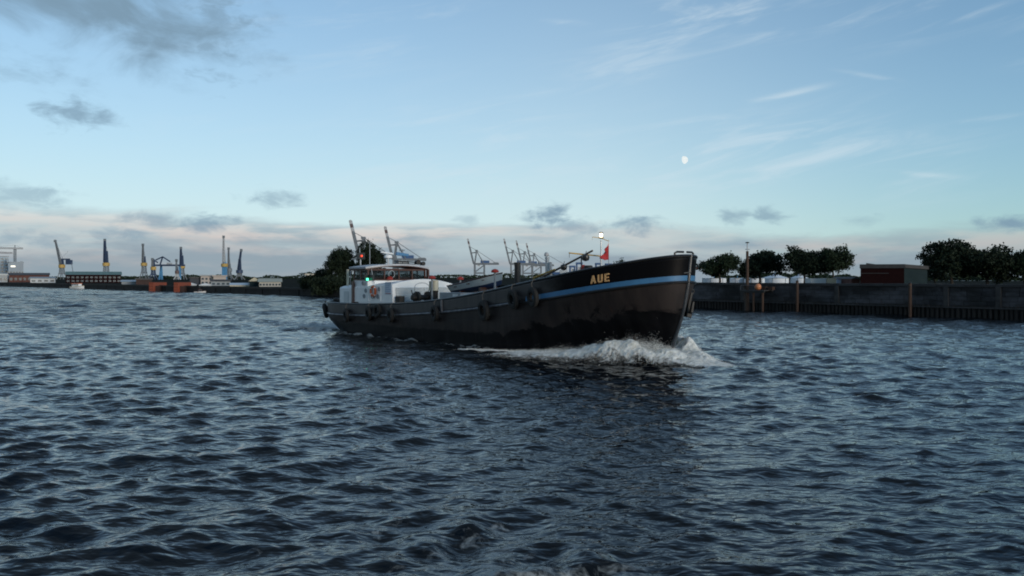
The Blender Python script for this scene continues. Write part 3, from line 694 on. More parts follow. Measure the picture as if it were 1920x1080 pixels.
# --- gear on the foredeck between deckhouse and dinghy
x, z = loc(751, 562, -1.9); MB().box(x - .25, x + .22, -2.1, -1.75, 1.3, z + .22).build('deck_locker', 'iron', barge, bevel=.02)
def winch():
    g = empty('anchor_winch', (0, 0, 0)); g.parent = barge
    x, z = loc(793, 556, -1.0); zb = ZD(x) + .42
    MB().box(x - .45, x + .45, -1.5, -.5, zb - .42, zb + .35).build('winch_bed', 'iron', g)
    for y in (-1.5, -.72): MB().tube([(x, y, zb + .62), (x, y + .16, zb + .62)], .36, 16).build('gear_wheel', 'iron', g, smooth=True)
    MB().tube([(x, -1.75, zb + .62), (x, -.3, zb + .62)], .16, 12).build('drum', 'iron', g, smooth=True)
    for y in (-1.52, -.45): MB().bar((x - .3, y, zb), (x + .1, y, zb + .9), .08).build('cheek', 'iron', g)
    for y in (-1.6, -.4): MB().tube([(x - .1, y, zb + .6), (x - .3, y, zb + 1.05)], .03, 6).build('brake_lever', 'iron', g)
    P = [(x - .1, -1.5, zb + .9)] + [(x - .1, -1.0 - .5 * math.cos(a), zb + 1.25 + .22 * math.sin(a)) for a in np.linspace(0, math.pi, 9)] + [(x - .1, -.5, zb + .9)]
    MB().tube(P, .02, 6).build('hoop', 'steel', g)
winch()
x, z = loc(816, 535, -1.0); MB().lathe([(.15, 0), (.19, .03), (.19, .58), (.15, .62)], (x, -1.0, z - .32), 14).build('cream_canister', 'cream', barge, smooth=True)
MB().box(x - .12, x + .12, -1.12, -.88, ZD(x), z - .32).build('canister_stand', 'iron', barge)
x, z = loc(808, 535, -1.0); MB().lathe([(.09, 0), (.11, .02), (.11, .52), (.08, .55)], (x, -1.0, z - .3), 12).build('cream_canister', 'cream', barge, smooth=True)
MB().tube([(x, -1.0, ZD(x)), (x, -1.0, z - .3)], .05, 8).build('canister_stand', 'iron', barge)
def mushroom(px, py, y):
    x, z = loc(px, py, y); g = empty('mushroom_vent', (0, 0, 0)); g.parent = barge
    MB().tube([(x, y, ZD(x)), (x, y, z)], .055, 10).build('stem', 'deckgrey', g, smooth=True)
    MB().lathe([(.06, -.10), (.19, -.08), (.21, -.02), (.16, .06), (.06, .10), (.01, .11)], (x, y, z), 14).build('cap', 'red', g, smooth=True)
mushroom(810, 520, -1.35); mushroom(863, 522, 1.2); mushroom(928, 508, -.9)
# cargo trunk with pipes, grey box
tr = MB(); V_ = []
for i in range(13):
    x = -.2 + 8.6 * i / 12; V_ += [(x, -1.75, ZD(x)), (x, -1.75, ZD(x) + .55), (x, 1.75, ZD(x) + .55), (x, 1.75, ZD(x))]
tr.add(V_, [(4 * i + a, 4 * i + 4 + a, 4 * i + 4 + (a + 1) % 4, 4 * i + (a + 1) % 4) for i in range(12) for a in range(3)] + [(0, 1, 2, 3), (48, 51, 50, 49)])
tr.build('cargo_trunk', 'deck', barge)
x, z = loc(846, 549, -1.3); MB().box(x - .7, x + 1.25, -1.6, -.6, ZD(x), z + .02).build('deck_tank', 'deckgrey', barge, bevel=.03)
MB().box(x + .55, x + 1.0, -1.615, -1.6, ZD(x) + .25, z - .06).build('tank_plate', 'ribbed', barge)
for y, r in ((-1.2, .06), (-.9, .05), (1.0, .06)):
    MB().tube([(x, y, ZD(x) + .62) for x in np.linspace(.4, 8.2, 14)], r, 8).build('cargo_pipe', mat('pipe_brown', (.12, .075, .05), (.08, .05, .04), .6, 3), barge, smooth=True)
MB().tube([(x, -1.72, ZT(x) + .16 - .0) for x in np.linspace(2.4, 4.6, 6)], .03, 6).build('hand_rail', 'white', barge)
for x in (2.45, 3.5, 4.55): MB().tube([(x, -1.72, ZD(x)), (x, -1.72, ZT(x) + .16)], .03, 6).build('hand_rail_post', 'white', barge)
# bollards, hatch ventilators and masts forward
bollard(945, -.6, 1.02, .16); bollard(962, -.6, 1.08, .16)
def tall(px, top, y, r, name, m, cap=None):
    x, z = loc(px, top, y); o = MB().lathe([(r, 0), (r, z - ZD(x) - .08), (r * 1.15, z - ZD(x) - .08), (r * 1.15, z - ZD(x))], (x, y, ZD(x)), 12).build(name, m, barge, smooth=True)
    return x, z, o
tall(970, 492, -.2, .155, 'vent_post', 'iron')
x, z, o = tall(1026, 482, -.2, .10, 'white_derrick_post', 'steel'); MB().lathe([(.02, 0), (.11, .03), (.12, .12), (.08, .2), (.01, .23)], (x - .05, -.2, z + .02), 10).build('lantern', 'cwhite', o, smooth=True)
MB().tube([(x + .25, -.2, ZD(x)), (x + .25, -.2, z - .25)], .07, 10).build('white_derrick_post', 'cwhite', barge, smooth=True)
MB().tube([(x + .02, -.2, z + .12), (x + 2.2, -.2, ZT(x + 2.2) + .30)], .008, 5).build('stay_wire', 'iron', barge)
xa_, za_ = loc(1005, 526, -.4); xb_, zb_ = loc(1111, 470, -.4)
MB().tube([(xa_, -.4, za_), (xb_, -.4, zb_)], [.06, .045], 10).build('cargo_boom', mat('boom_brown', (.16, .10, .06), (.10, .07, .05), .6, 3), barge, smooth=True)
xa_, za_ = loc(1000, 521, -.7); xb_, zb_ = loc(1040, 505, -.7); MB().tube([(xa_, -.7, za_), (xb_, -.7, zb_)], .035, 8).build('boom_brace', 'yellow', barge, smooth=True)
x, z = loc(1094, 479, -.4)
MB().tube([(x, -1.35, z + .10), (x, .95, z - .02)], .03, 8).build('yellow_yard', 'yellow', barge, smooth=True)
for y in (-1.33, .93): MB().tube([(x, y, z + (.09 if y < 0 else 0)), (x, y, z - .12)], .012, 5).build('yard_hook', 'iron', barge)
for px, py, r in ((1057, 501, .17), (1098, 483, .19)):
    x, z = loc(px, py, -.5)
    MB().lathe([(.02, -r * .9), (r * .8, -r * .65), (r, 0), (r * .85, r * .6), (.03, r * .9)], (x, -.5, z), 14).build('signal_ball', 'black', barge, smooth=True)
    MB().tube([(x, -.5, z + r * .8), (x, -.45, z + r + .12)], .015, 5).build('ball_hanger', 'iron', barge)
x, z = loc(1090, 500, -.4); MB().tube([(x, -.4, ZD(x)), (x, -.4, loc(1090, 481, -.4)[1])], .03, 8).build('boom_crutch', 'iron', barge)
bollard(1103, -.9, 1.15, .16, cross=True)
x, z = loc(1094, 503, -.7); MB().lathe([(.10, 0), (.12, .03), (.12, .3), (.05, .36)], (x, -.7, z - .2), 12).build('red_hydrant', 'red', barge, smooth=True)
# foremast with lit steaming light
def foremast():
    x, zt = loc(1127, 441, 0); g = empty('foremast', (0, 0, 0)); g.parent = barge
    MB().tube([(x, 0, ZD(x)), (x, 0, zt - .22)], [.05, .03], 8).build('pole', 'steel', g, smooth=True)
    y0, y1 = -.58, .52
    MB().tube([(x, y0, zt - .10), (x, 0, zt - .14), (x, y1, zt - .26)], .016, 6).build('spreader', 'yellow', g)
    MB().tube([(x, y0, zt - .10), (x, y0, zt - .24)], .014, 5).build('spreader_hook', 'steel', g); MB().tube([(x, y1, zt - .26), (x, y1, zt - .48)], .012, 5).build('spreader_hook', 'steel', g)
    MB().lathe([(.05, -.16), (.13, -.14), (.13, -.10), (.08, -.09)], (x, 0, zt), 12).build('lamp_base', 'yellow', g, smooth=True)
    MB().lathe([(.06, -.088), (.072, 0), (.06, .09)], (x, 0, zt), 12).build('lamp_glass', 'lamp', g, smooth=True)
    MB().lathe([(.10, .092), (.11, .11), (.05, .15)], (x, 0, zt), 12).build('lamp_cap', 'iron', g, smooth=True)
    return x, zt
FMX, FMZ = foremast()
# fairlead horns on the stem head
x, z = loc(1290, 474, 0); x -= .28
for sd in (-1, 1):
    P = [(x + .06, sd * .62, ZT(x) - .05), (x + .08, sd * .62, ZT(x) + .17), (x + .1, sd * .5, ZT(x) + .22), (x + .14, sd * .12, ZT(x) + .22)]
    MB().tube(P, .045, 8).build('fairlead_horn', 'black', barge, smooth=True)
for sd in (-1, 1): pass

# things that hang on or stand on the barge
def onboat(o): 
    w = Matrix.Translation((MID.x, MID.y, 0)) @ Matrix.Rotation(HROT, 4, 'Z'); o.matrix_world = w @ o.matrix_basis; return o
def tyre_proto():
    r = empty('tyre_fender', (0, 0, 0))
    b = MB(); prof = [(.26, -.10), (.27, .10), (.36, .135), (.46, .125), (.515, .075), (.52, 0), (.515, -.075), (.46, -.125), (.36, -.135)]
    n = 28; k = len(prof); V_ = [(rr * math.cos(2 * math.pi * i / n), h, rr * math.sin(2 * math.pi * i / n)) for i in range(n) for rr, h in prof]
    b.add(V_, [(i * k + j, ((i + 1) % n) * k + j, ((i + 1) % n) * k + (j + 1) % k, i * k + (j + 1) % k) for i in range(n) for j in range(k)])
    b.build('tyre', 'rubber', r, smooth=True)
    return r
tp = None
TY = [(616, 587, 'leftmost tyre fender, hung round the barge\'s stern'), (650, 591, 'second tyre fender from the barge\'s stern'), (692, 588, 'tyre fender below the deckhouse, third from the stern'),
      (708, 583, 'partly hidden tyre fender tucked against the third one'), (733, 591, 'tyre fender below the ribbed deckhouse front'), (816, 587, 'tyre fender amidships below the first red vent'),
      (908, 582, 'tyre fender hanging low below the dinghy'), (963, 561, 'rear one of the pair of tyre fenders where the blue band starts'), (1000, 557, 'foremost tyre fender, hanging over the start of the blue band')]
for i, (px, py, lab) in enumerate(TY):
    yl = -2.75; off = .17; x, z = loc(px, py, yl)
    if i == 0: x, z = -11.9, 1.38
    
    b = HB(x, z); d = Vector((1, -(HB(x + .3, z) - HB(x - .3, z)) / .6, 0)).normalized(); nrm = Vector((d.y, -d.x, 0)); nrm = nrm if nrm.y < 0 else -nrm
    if tp is None: tp = tyre_proto(); r = tp
    else:
        r = empty('tyre_fender', (0, 0, 0))
        for ch in tp.children:
            if ch.name.startswith('tyre'): c = ch.copy(); COL.objects.link(c); c.parent = r
    p = Vector((x, -b, z)) + nrm * off
    tilt = {0: .2, 1: .05, 2: .1, 3: -.05, 5: .06, 6: .1, 7: .16, 8: .1}.get(i, 0)
    sc = {0: .95, 3: .75, 6: 1.0, 7: .90, 8: .90}.get(i, .84)
    r.matrix_basis = Matrix.Translation(p) @ Matrix.Rotation(math.atan2(-nrm.x, nrm.y) + math.pi, 4, 'Z') @ Matrix.Rotation(-.28 if i not in (0, 3) else 0, 4, 'Z') @ Matrix.Rotation(tilt, 4, 'X') @ Matrix.Scale(sc, 4)
    dz = (ZT(x) + .02 - z) / sc
    rope = MB().tube([(.02, 0, .42), (-.04, .02, dz * .8), (-.06, .14, dz), (-.06, .3, dz - .02)], .022, 6).build('rope', 'rope', r)
    onboat(r); tag(r, lab, 'tyre fender', 'tyre fenders along the barge')
def life_ring():
    x, z = loc(699, 546, -2.3); r = empty('life_ring', (0, 0, 0))
    n, k = 28, 10; parts = {}
    for i in range(n):
        a, c = 2 * math.pi * i / n, 2 * math.pi * (i + 1) / n; P = []
        for q in (a, c):
            for j in range(k): t = 2 * math.pi * j / k; rr = .27 + .085 * math.cos(t); P.append((rr * math.cos(q), .06 * math.sin(t), rr * math.sin(q)))
        parts.setdefault('white_band%d' % i if i % 7 == 3 else 'ring', MB()).add(P, [(j, (j + 1) % k, k + (j + 1) % k, k + j) for j in range(k)])
    for kk, b in parts.items(): b.build('ring' if kk == 'ring' else 'white_band', 'orange' if kk == 'ring' else 'white', r, smooth=True)
    MB().tube([(-.22, -.02, -.2), (-.1, -.03, -.42), (.12, -.03, -.42), (.2, -.02, -.2)], .02, 6).build('grab_line', 'iron', r)
    r.matrix_basis = Matrix.Translation((x, -2.29, z)); onboat(r); tag(r, 'orange and white life ring hanging on the white deckhouse wall', 'life ring')
life_ring()
def flag():
    x, zt = FMX, FMZ; y1 = .52; r = empty('red_flag', (0, 0, 0))
    # hangs from the spreader end and is blown aft and inboard: local u to starboard-aft
    n, m = 14, 16; V_ = []
    for i in range(n + 1):
        for j in range(m + 1):
            u = i / n; v = j / m; wid = .30 + .34 * v
            zz = -.34 - .80 * v - .42 * (u * (1 - v)) + .05 * math.sin(6 * u + 2) * v * u
            yy = y1 - u * (.30 + .36 * v) + .05 * math.sin(7 * v) * u
            xx = .10 * math.sin(u * 7 + v * 3) * u + .05 * math.sin(v * 8) * u
            V_.append((xx, yy, zz))
    o = MB().add(V_, [(i * (m + 1) + j, (i + 1) * (m + 1) + j, (i + 1) * (m + 1) + j + 1, i * (m + 1) + j + 1) for i in range(n) for j in range(m)]).build('cloth', 'flag', r, smooth='all')
    s = o.modifiers.new('solid', 'SOLIDIFY'); s.thickness = .006
    MB().tube([(0, y1, -.2), (0, y1, -1.5)], .01, 5).build('halyard', 'rope', r)
    r.matrix_basis = Matrix.Translation((x, 0, zt)); onboat(r); tag(r, 'red flag flying from the lit foremast of the barge', 'flag')
flag()
def dinghy():
    r = empty('dinghy', (0, 0, 0)); L = 4.1
    def sec(t):      # half breadth and sheer along the boat, t 0 stern .. 1 bow
        b = .78 * (1 - max(0, (t - .35) / .65) ** 2.4) * (.80 + .20 * min(1, t / .35)); zs = .50 + .22 * max(0, t - .3) ** 1.6 * 2; return max(b, .012), zs
    def hull(z0, z1, name, m):
        V_ = []; n = 24
        for i in range(n + 1):
            t = i / n; b, zs = sec(t); keel = .0 + .16 * max(0, (t - .7) / .3) ** 2
            for sd in (-1, 1):
                for q in (z0, (z0 + z1) / 2, z1):
                    w = min(1, (q + .02) ** .42); V_.append((L * (t - .5) + (.16 * q if t > .98 else 0), sd * b * w, keel + (zs - keel) * q))
        Fc = []
        for i in range(n):
            for s_ in (0, 3):
                for k in range(2): a = i * 6 + s_ + k; q = (a, a + 6, a + 7, a + 1); Fc.append(q)
            if z0 == 0: Fc.append((i * 6, i * 6 + 6, i * 6 + 9, i * 6 + 3))
        for e in (0, n): Fc += [(e * 6 + k, e * 6 + k + 1, e * 6 + 3 + k + 1, e * 6 + 3 + k) for k in range(2)]
        return MB().add(V_, Fc).build(name, m, r, smooth=True)
    hull(0, .38, 'bottom', 'navy'); hull(.38, 1.0, 'topsides', 'dinghy')
    P = [(L * (i / 24 - .5) + (.16 if i == 24 else 0), -sec(i / 24)[0], sec(i / 24)[1]) for i in range(25)]; Q = [(x, -y, z) for x, y, z in reversed(P)]
    MB().tube(P + Q[1:], .035, 6).build('gunwale', 'wood', r, smooth=True)
    for t in (.2, .5, .75): b, zs = sec(t); MB().box(L * (t - .5) - .12, L * (t - .5) + .12, -b + .04, b - .04, zs - .16, zs - .12).build('thwart', 'wood', r)
    for t in (.28, .72):
        b, zs = sec(t); MB().box(L * (t - .5) - .08, L * (t - .5) + .08, -.6, .6, -.18, .10).build('chock', 'wood', r)
    x0, z0 = loc(853, 541, -.35); x1, z1 = loc(918, 534, -.35)
    xm = (x0 + x1) / 2; zm = (loc(887, 545, -.35)[1])
    r.matrix_basis = Matrix.Translation((xm, .1, zm - .02)) @ Matrix.Rotation(-math.atan(.115), 4, 'Y'); onboat(r)
    tag(r, 'white dinghy with navy bottom resting on the barge\'s deck just forward of the white deckhouse', 'dinghy')
dinghy()
def anchor():
    r = empty('anchor', (0, 0, 0))
    MB().bar((0, 0, .1), (0, 0, 1.0), .10, .08).build('shank', 'iron', r)
    for sd in (-1, 1):
        MB().add([(0, sd * .08, .02), (0, sd * .36, .18), (0, sd * .32, .62), (0, sd * .14, .22), (.09, sd * .08, .02), (.09, sd * .36, .18), (.07, sd * .32, .62), (.09, sd * .14, .22)],
            [(0, 1, 2, 3), (7, 6, 5, 4), (0, 4, 5, 1), (1, 5, 6, 2), (2, 6, 7, 3), (3, 7, 4, 0)]).build('fluke', 'iron', r)
    MB().box(-.09, .14, -.24, .24, -.06, .1).build('crown', 'iron', r, bevel=.02)
    MB().torus((0, 0, 1.05), (0, 1, 0), .09, .025, 12, 6).build('shackle', 'iron', r)
    r.matrix_basis = Matrix.Translation((15.66, .26, 1.98)) @ Matrix.Rotation(R(62), 4, 'Z') @ Matrix.Rotation(R(14), 4, 'Y'); onboat(r)
    tag(r, 'dark iron anchor stowed against the barge\'s stem above the bow wave', 'anchor')
anchor()

# ------------------------------------------------------------------ bow wave
from mathutils import noise as mn
def bow_wave():
    yr = lerp_tab([(3, 3.5), (4, 3.45), (8, 3.2), (11, 2.8), (13, 2.15), (14.5, 1.45), (15.4, .95), (16.2, .55), (17.2, .25), (18, .2)])
    hr = lerp_tab([(2.5, 0), (4, .06), (8, .20), (10, .34), (12, .55), (13.4, .86), (14.4, .98), (15.3, .86), (16.2, .44), (17.0, .20), (17.9, .03), (18.1, 0)])
    def env(x, s):
        r = yr(x); h = hr(x); d = s - r; wo = .85 + .10 * (15 - x if x < 15 else 0) ** .5; wi = .9
        return h * (math.exp(-(d / wo) ** 2) if d > 0 else max(math.exp(-(d / wi) ** 2), .62)), r
    V_ = []; Fc = []; cov = []
    st = .05; xs = np.arange(2.6, 18.2, st); ys = np.arange(-5.8, 5.801, st); idx = -np.ones((len(xs), len(ys)), int)
    for i, x in enumerate(xs):
        hb = HB(x, .25) - .12
        for j, y in enumerate(ys):
            s = abs(y)
            if s < hb: continue
            if y > 0 and x < 10.5: continue
            e, r = env(x, s)
            if e < .012: continue
            n1 = mn.fractal(Vector((x * .9, y * .9, 3.3)), 1.0, 2.0, 4); n2 = mn.fractal(Vector((x * 3.2, y * 3.2, 8.1)), 1.0, 2.0, 3)
            z = e * (.88 + .34 * n1) + e ** .6 * .055 * n2 - .03
            jit = Vector((mn.noise(Vector((x * 6, y * 6, 1))), mn.noise(Vector((x * 6, y * 6, 5))), 0)) * (.09 * min(1, e * 3))
            idx[i, j] = len(V_); V_.append((x + jit.x, y + jit.y, z)); cov.append(e / max(.05, hr(x)) * min(1, e * 6 + .25))
    for i in range(len(xs) - 1):
        for j in range(len(ys) - 1):
            q = (idx[i, j], idx[i + 1, j], idx[i + 1, j + 1], idx[i, j + 1])
            if min(q) >= 0: Fc.append(tuple(int(k) for k in q))
    me = bpy.data.meshes.new('bow_wave'); me.from_pydata(V_, [], Fc); me.update()
    for p in me.polygons: p.use_smooth = True
    a = me.attributes.new('cover', 'FLOAT', 'POINT'); a.data.foreach_set('value', np.array(cov, np.float32))
    m = bpy.data.materials.new('churned_foam'); m.use_nodes = True; t = m.node_tree; p = t.nodes['Principled BSDF']
    tc = t.nodes.new('ShaderNodeTexCoord'); x, y, z = sep(t, tc.outputs['Object'])
    at2 = t.nodes.new('ShaderNodeAttribute'); at2.attribute_name = 'cover'; cv = V(t, at2.outputs['Fac'])
    n = noise(t, comb(t, x * .7, y * 1.3, z * .6), 2.0, 9.0, .68, .8); n2 = noise(t, comb(t, x * 1.6, y * .6, z * .5), 6.0, 5.0, .68, .5)
    k = (cv * 1.2 + (n - .5) * 2.0 + (n2 - .5) * .7).sm(.16, .90)
    t.links.new(mixc(t, n2.sm(.35, .60), (.56, .55, .49), (.86, .86, .82)), p.inputs['Base Color'])
    p.inputs['Roughness'].default_value = .85; p.inputs['Specular IOR Level'].default_value = .2
    p.inputs['Subsurface Weight'].default_value = .0
    b = t.nodes.new('ShaderNodeBump'); b.inputs['Strength'].default_value = .9; b.inputs['Distance'].default_value = .08
    t.links.new((n2 + n).k, b.inputs['Height']); t.links.new(b.outputs[0], p.inputs['Normal'])
    t.links.new(k.k, p.inputs['Alpha'])
    me.materials.append(m); o = bpy.data.objects.new('bow_wave', me); COL.objects.link(o); onboat(o)
    tag(o, 'white foaming bow wave thrown up at the barge\'s stem', 'bow wave', kind='stuff')
    # spray: drops torn off the crest
    V_ = []; Fc = []; n = 0
    while n < 60000:
        x = random.uniform(5, 17.5); s = random.uniform(0, 4.6); e, r = env(x, s)
        if random.random() > (e / .98) ** 1.4 or s < HB(x, .3) - .03: continue
        sd = -1 if random.random() < (.62 if x > 11 else 1) else 1
        if sd > 0 and x < 11.5: continue
        pl = .5 + 1.0 * mn.noise(Vector((x * 2.3, sd * s * 2.3, 0)))
        z = e * random.uniform(.6, .95) + max(0, pl) * random.expovariate(1 / .13) * e
        c = Vector((x + random.gauss(0, .05), sd * s + random.gauss(0, .05), z)); q = random.choice((.002, .003, .004, .005)) * random.uniform(.7, 1.3)
        b = len(V_)
        for d in ((1, 1, 1), (1, -1, -1), (-1, 1, -1), (-1, -1, 1)): V_.append(tuple(c + Vector((d[0] * q * random.uniform(.6, 1.4), d[1] * q * random.uniform(.6, 1.4), d[2] * q * random.uniform(.8, 2.0)))))
        Fc += [(b, b + 1, b + 2), (b, b + 3, b + 1), (b, b + 2, b + 3), (b + 1, b + 3, b + 2)]; n += 1
    o = MB(); o.v = V_; o.f = Fc; sp = o.build('spray', mat('spray_drops', (.86, .85, .80), (.78, .77, .72), .7, 2), None); onboat(sp)
    tag(sp, 'fine white spray drops flying off the bow wave', 'spray', kind='stuff')
bow_wave()

# ------------------------------------------------------------------ land
def land(name, poly, z):
    o = MB().add([(x, y, z) for x, y in poly], [tuple(range(len(poly)))]).build(name, 'dirt'); tag(o, None, kind='structure'); return o
QA, QE = Vector((21.7, 93.0)), Vector((.645, -.764)).normalized(); QN = Vector((-QE.y, QE.x))       # right-hand quay: start, direction, inland normal
def qs(px): k = (px - 960) / F; return (QA.y * k - QA.x) / (QE.x - QE.y * k)
p0, p1 = QA + QE * -24 + QN * .5, QA + QE * 62 + QN * .5
land('right_bank', [tuple(p0), tuple(p1), tuple(p1 + QN * 500), (330, 700), (20, 700), tuple(p0 + Vector((6, 200)))], 1.0)
LQ = [(-460, 589), (-216, 337), (-31, 146), (-25, 140)]
land('left_bank', LQ + [(-14, 165), (60, 420), (60, 960), (-1400, 960)], 1.5)
land('far_bank', [(-9000, 955), (9000, 955), (9000, 9000), (-9000, 9000)], 1.2)

# world-position stone so that shared block meshes do not repeat
def posmat(name, c1, c2, scale, stretch, rough=.88, bump=.5, c3=None):
    m = bpy.data.materials.new(name); m.use_nodes = True; t = m.node_tree; p = t.nodes['Principled BSDF']
    g = t.nodes.new('ShaderNodeNewGeometry'); mp = t.nodes.new('ShaderNodeMapping'); mp.inputs['Scale'].default_value = stretch; t.links.new(g.outputs['Position'], mp.inputs[0])
    n = noise(t, mp.outputs[0], scale, 7.0, .66, .4); n2 = noise(t, g.outputs['Position'], scale * 7, 5.0, .65)
    oi = t.nodes.new('ShaderNodeObjectInfo'); rnd = V(t, oi.outputs['Random'])
    c = mixc(t, (n + (rnd - .5) * .10).sm(.36, .66), c1, c2); c = mixc(t, n2.sm(.45, .75) * .6, c, c3 or c1)
    t.links.new(c, p.inputs['Base Color']); p.inputs['Roughness'].default_value = rough
    b = t.nodes.new('ShaderNodeBump'); b.inputs['Strength'].default_value = bump; b.inputs['Distance'].default_value = .04
    t.links.new(n2.k, b.inputs['Height']); t.links.new(b.outputs[0], p.inputs['Normal']); return m
M['qstone'] = posmat('quay_stone', (.014, .014, .015), (.085, .085, .095), .22, (1, 1, 2.2), c3=(.026, .026, .024))
M['qcap'] = posmat('quay_coping', (.030, .029, .029), (.055, .054, .056), .4, (1, 1, 1))
M['qpile'] = posmat('quay_timber', (.009, .009, .008), (.02, .018, .017), .8, (2, 2, .5))
def right_quay():
    r = empty('quay_wall', (QA.x, QA.y, 0), math.atan2(QE.y, QE.x), 'weathered stone quay wall with dark timber piling below, lining the river behind the bow', 'quay wall')
    MB().box(-24, 62, .12, 1.2, -1, 2.75).build('wall_core', 'concrete', r)
    bm = MB().box(-.5, .5, -.5, .5, -.5, .5).mesh('stone_block')
    bm.materials.append(M['qstone']); nb = 0
    def piece(name, me, x0, x1, y0, y1, z0, z1, m=None):
        o = bpy.data.objects.new(name, me); COL.objects.link(o); o.parent = r; o.location = ((x0 + x1) / 2, (y0 + y1) / 2, (z0 + z1) / 2); o.scale = (x1 - x0, y1 - y0, z1 - z0)
    zc = [1.06, 1.50, 1.93, 2.34, 2.74]
    for k in range(4):
        x = -5 + .7 * (k % 2)
        while x < 50:
            L = random.uniform(1.1, 1.9); d = random.uniform(0, .05); piece('stone_block', bm, x + .015, x + L - .015, .0 - d, .5, zc[k] + .015, zc[k + 1] - .015); x += L
    cm = MB().box(-.5, .5, -.5, .5, -.5, .5).mesh('coping_stone'); cm.materials.append(M['qcap'])
    x = -24
    while x < 60: piece('coping_stone', cm, x + .01, x + 2.38, -.16, 1.15, 2.752, 3.0 + random.uniform(-.01, .01)); x += 2.4
    pm = MB().lathe([(.5, -.5), (.5, .5)], (0, 0, 0), 8).mesh('timber_pile'); pm.materials.append(M['qpile'])
    x = -5
    while x < 50:
        w = random.uniform(.30, .40); piece('timber_pile', pm, x, x + w, -.42, -.08, -.9, 1.06 + random.uniform(-.10, .03)); x += w + random.uniform(.02, .10)
    piece('waling_beam', pm if False else cm, -5, 50, -.5, -.40, .86, 1.0)
    # wider pilasters that part the bays
    for px in (1393, 1570, 1775, 1873):
        s = qs(px); MB().box(s - .2, s + .2, -.20, .12, 1.0, 2.748).build('pilaster', 'concrete', r)
    # things standing against the wall
    def wpt(px, off): s = qs(px); p = QA + QE * s - QN * off; return p
    for px, lab, top in ((1502, 'brown mooring pile against the quay wall, right of the platform', 3.15), (1713, 'brown mooring pile standing before the quay wall below the red building', 3.0)):
        p = wpt(px, .75); g = empty('mooring_pile', (p.x, p.y, 0), 0, lab, 'mooring pile', 'brown mooring piles at the quay')
        MB().lathe([(.15, -1), (.155, 1.2), (.14, top), (.12, top + .04)], (0, 0, 0), 12).build('shaft', 'brownpile', g, smooth=True)
        MB().lathe([(.165, 0), (.165, .08)], (0, 0, top - .3), 12).build('iron_band', 'iron', g, smooth=True)
        MB().lathe([(.15, 0), (.17, .02), (.02, .16)], (0, 0, top + .03), 12).build('cap', 'iron', g, smooth=True)
    # landing platform on piles
    p = wpt(1432, 1.5); g = empty('landing_platform', (p.x, p.y, 0), math.atan2(QE.y, QE.x), 'small timber landing platform on dark piles in front of the quay wall', 'platform')
    for k in range(7): MB().box(-1.45 + k * .42, -1.05 + k * .42, -.8, .9, 2.16, 2.24).build('deck_plank', 'fascia', g)
    for y in (-.7, .75): MB().box(-1.5, 1.5, y - .08, y + .08, 1.98, 2.155).build('beam', 'iron', g)
    for x in (-.9, .1, 1.2): MB().lathe([(.12, -1), (.12, 1.98)], (x, -.6, 0), 10).build('pile', 'brownpile' if x > 0 else 'pile', g, smooth=True)
    MB().tube([(-1.4, -.75, 2.24), (-1.4, -.75, 2.75), (.3, -.75, 2.75), (.3, -.75, 2.24)], .03, 6).build('guard_rail', 'rail', g)
    for x in (.55, 1.35): MB().box(x, x + .5, .2, .7, 2.245, 2.6).build('crate', 'brownpile', g)
    p = wpt(1441, 2.0); g = empty('mooring_buoy', (p.x, p.y, 2.24), 0, 'orange round buoy lying on the landing platform', 'buoy')
    MB().lathe([(.02, 0), (.2, .05), (.31, .2), (.34, .36), (.29, .54), (.16, .66), (.02, .70)], (0, 0, 0), 16).build('float', mat('buoy_orange', (.62, .24, .10), (.52, .19, .08), .5, 3), g, smooth=True)
    MB().torus((0, 0, .74), (1, 0, 0), .06, .018, 12, 6).build('eye', 'iron', g)
    # signal mast: brown timber below, pale tube with lamp above
    p = wpt(1421, 2.0); D = p.y; g = empty('signal_mast', (p.x, p.y, 0), 0, 'tall brown signal mast with pale top and lamp beside the landing platform', 'mast')
    zt = CAMH + (HOR - 456) / F * D; zm = CAMH + (HOR - 471) / F * D
    MB().lathe([(.17, -1), (.17, 2.2), (.14, zm)], (0, 0, 0), 12).build('timber_shaft', 'brownpile', g, smooth=True)
    MB().lathe([(.06, zm - .1), (.05, zt)], (0, 0, 0), 8).build('top_tube', 'cwhite', g, smooth=True)
    MB().lathe([(.05, 0), (.22, .02), (.20, .10), (.05, .14)], (0, 0, zt), 12).build('lamp_head', 'iron', g, smooth=True)
right_quay()

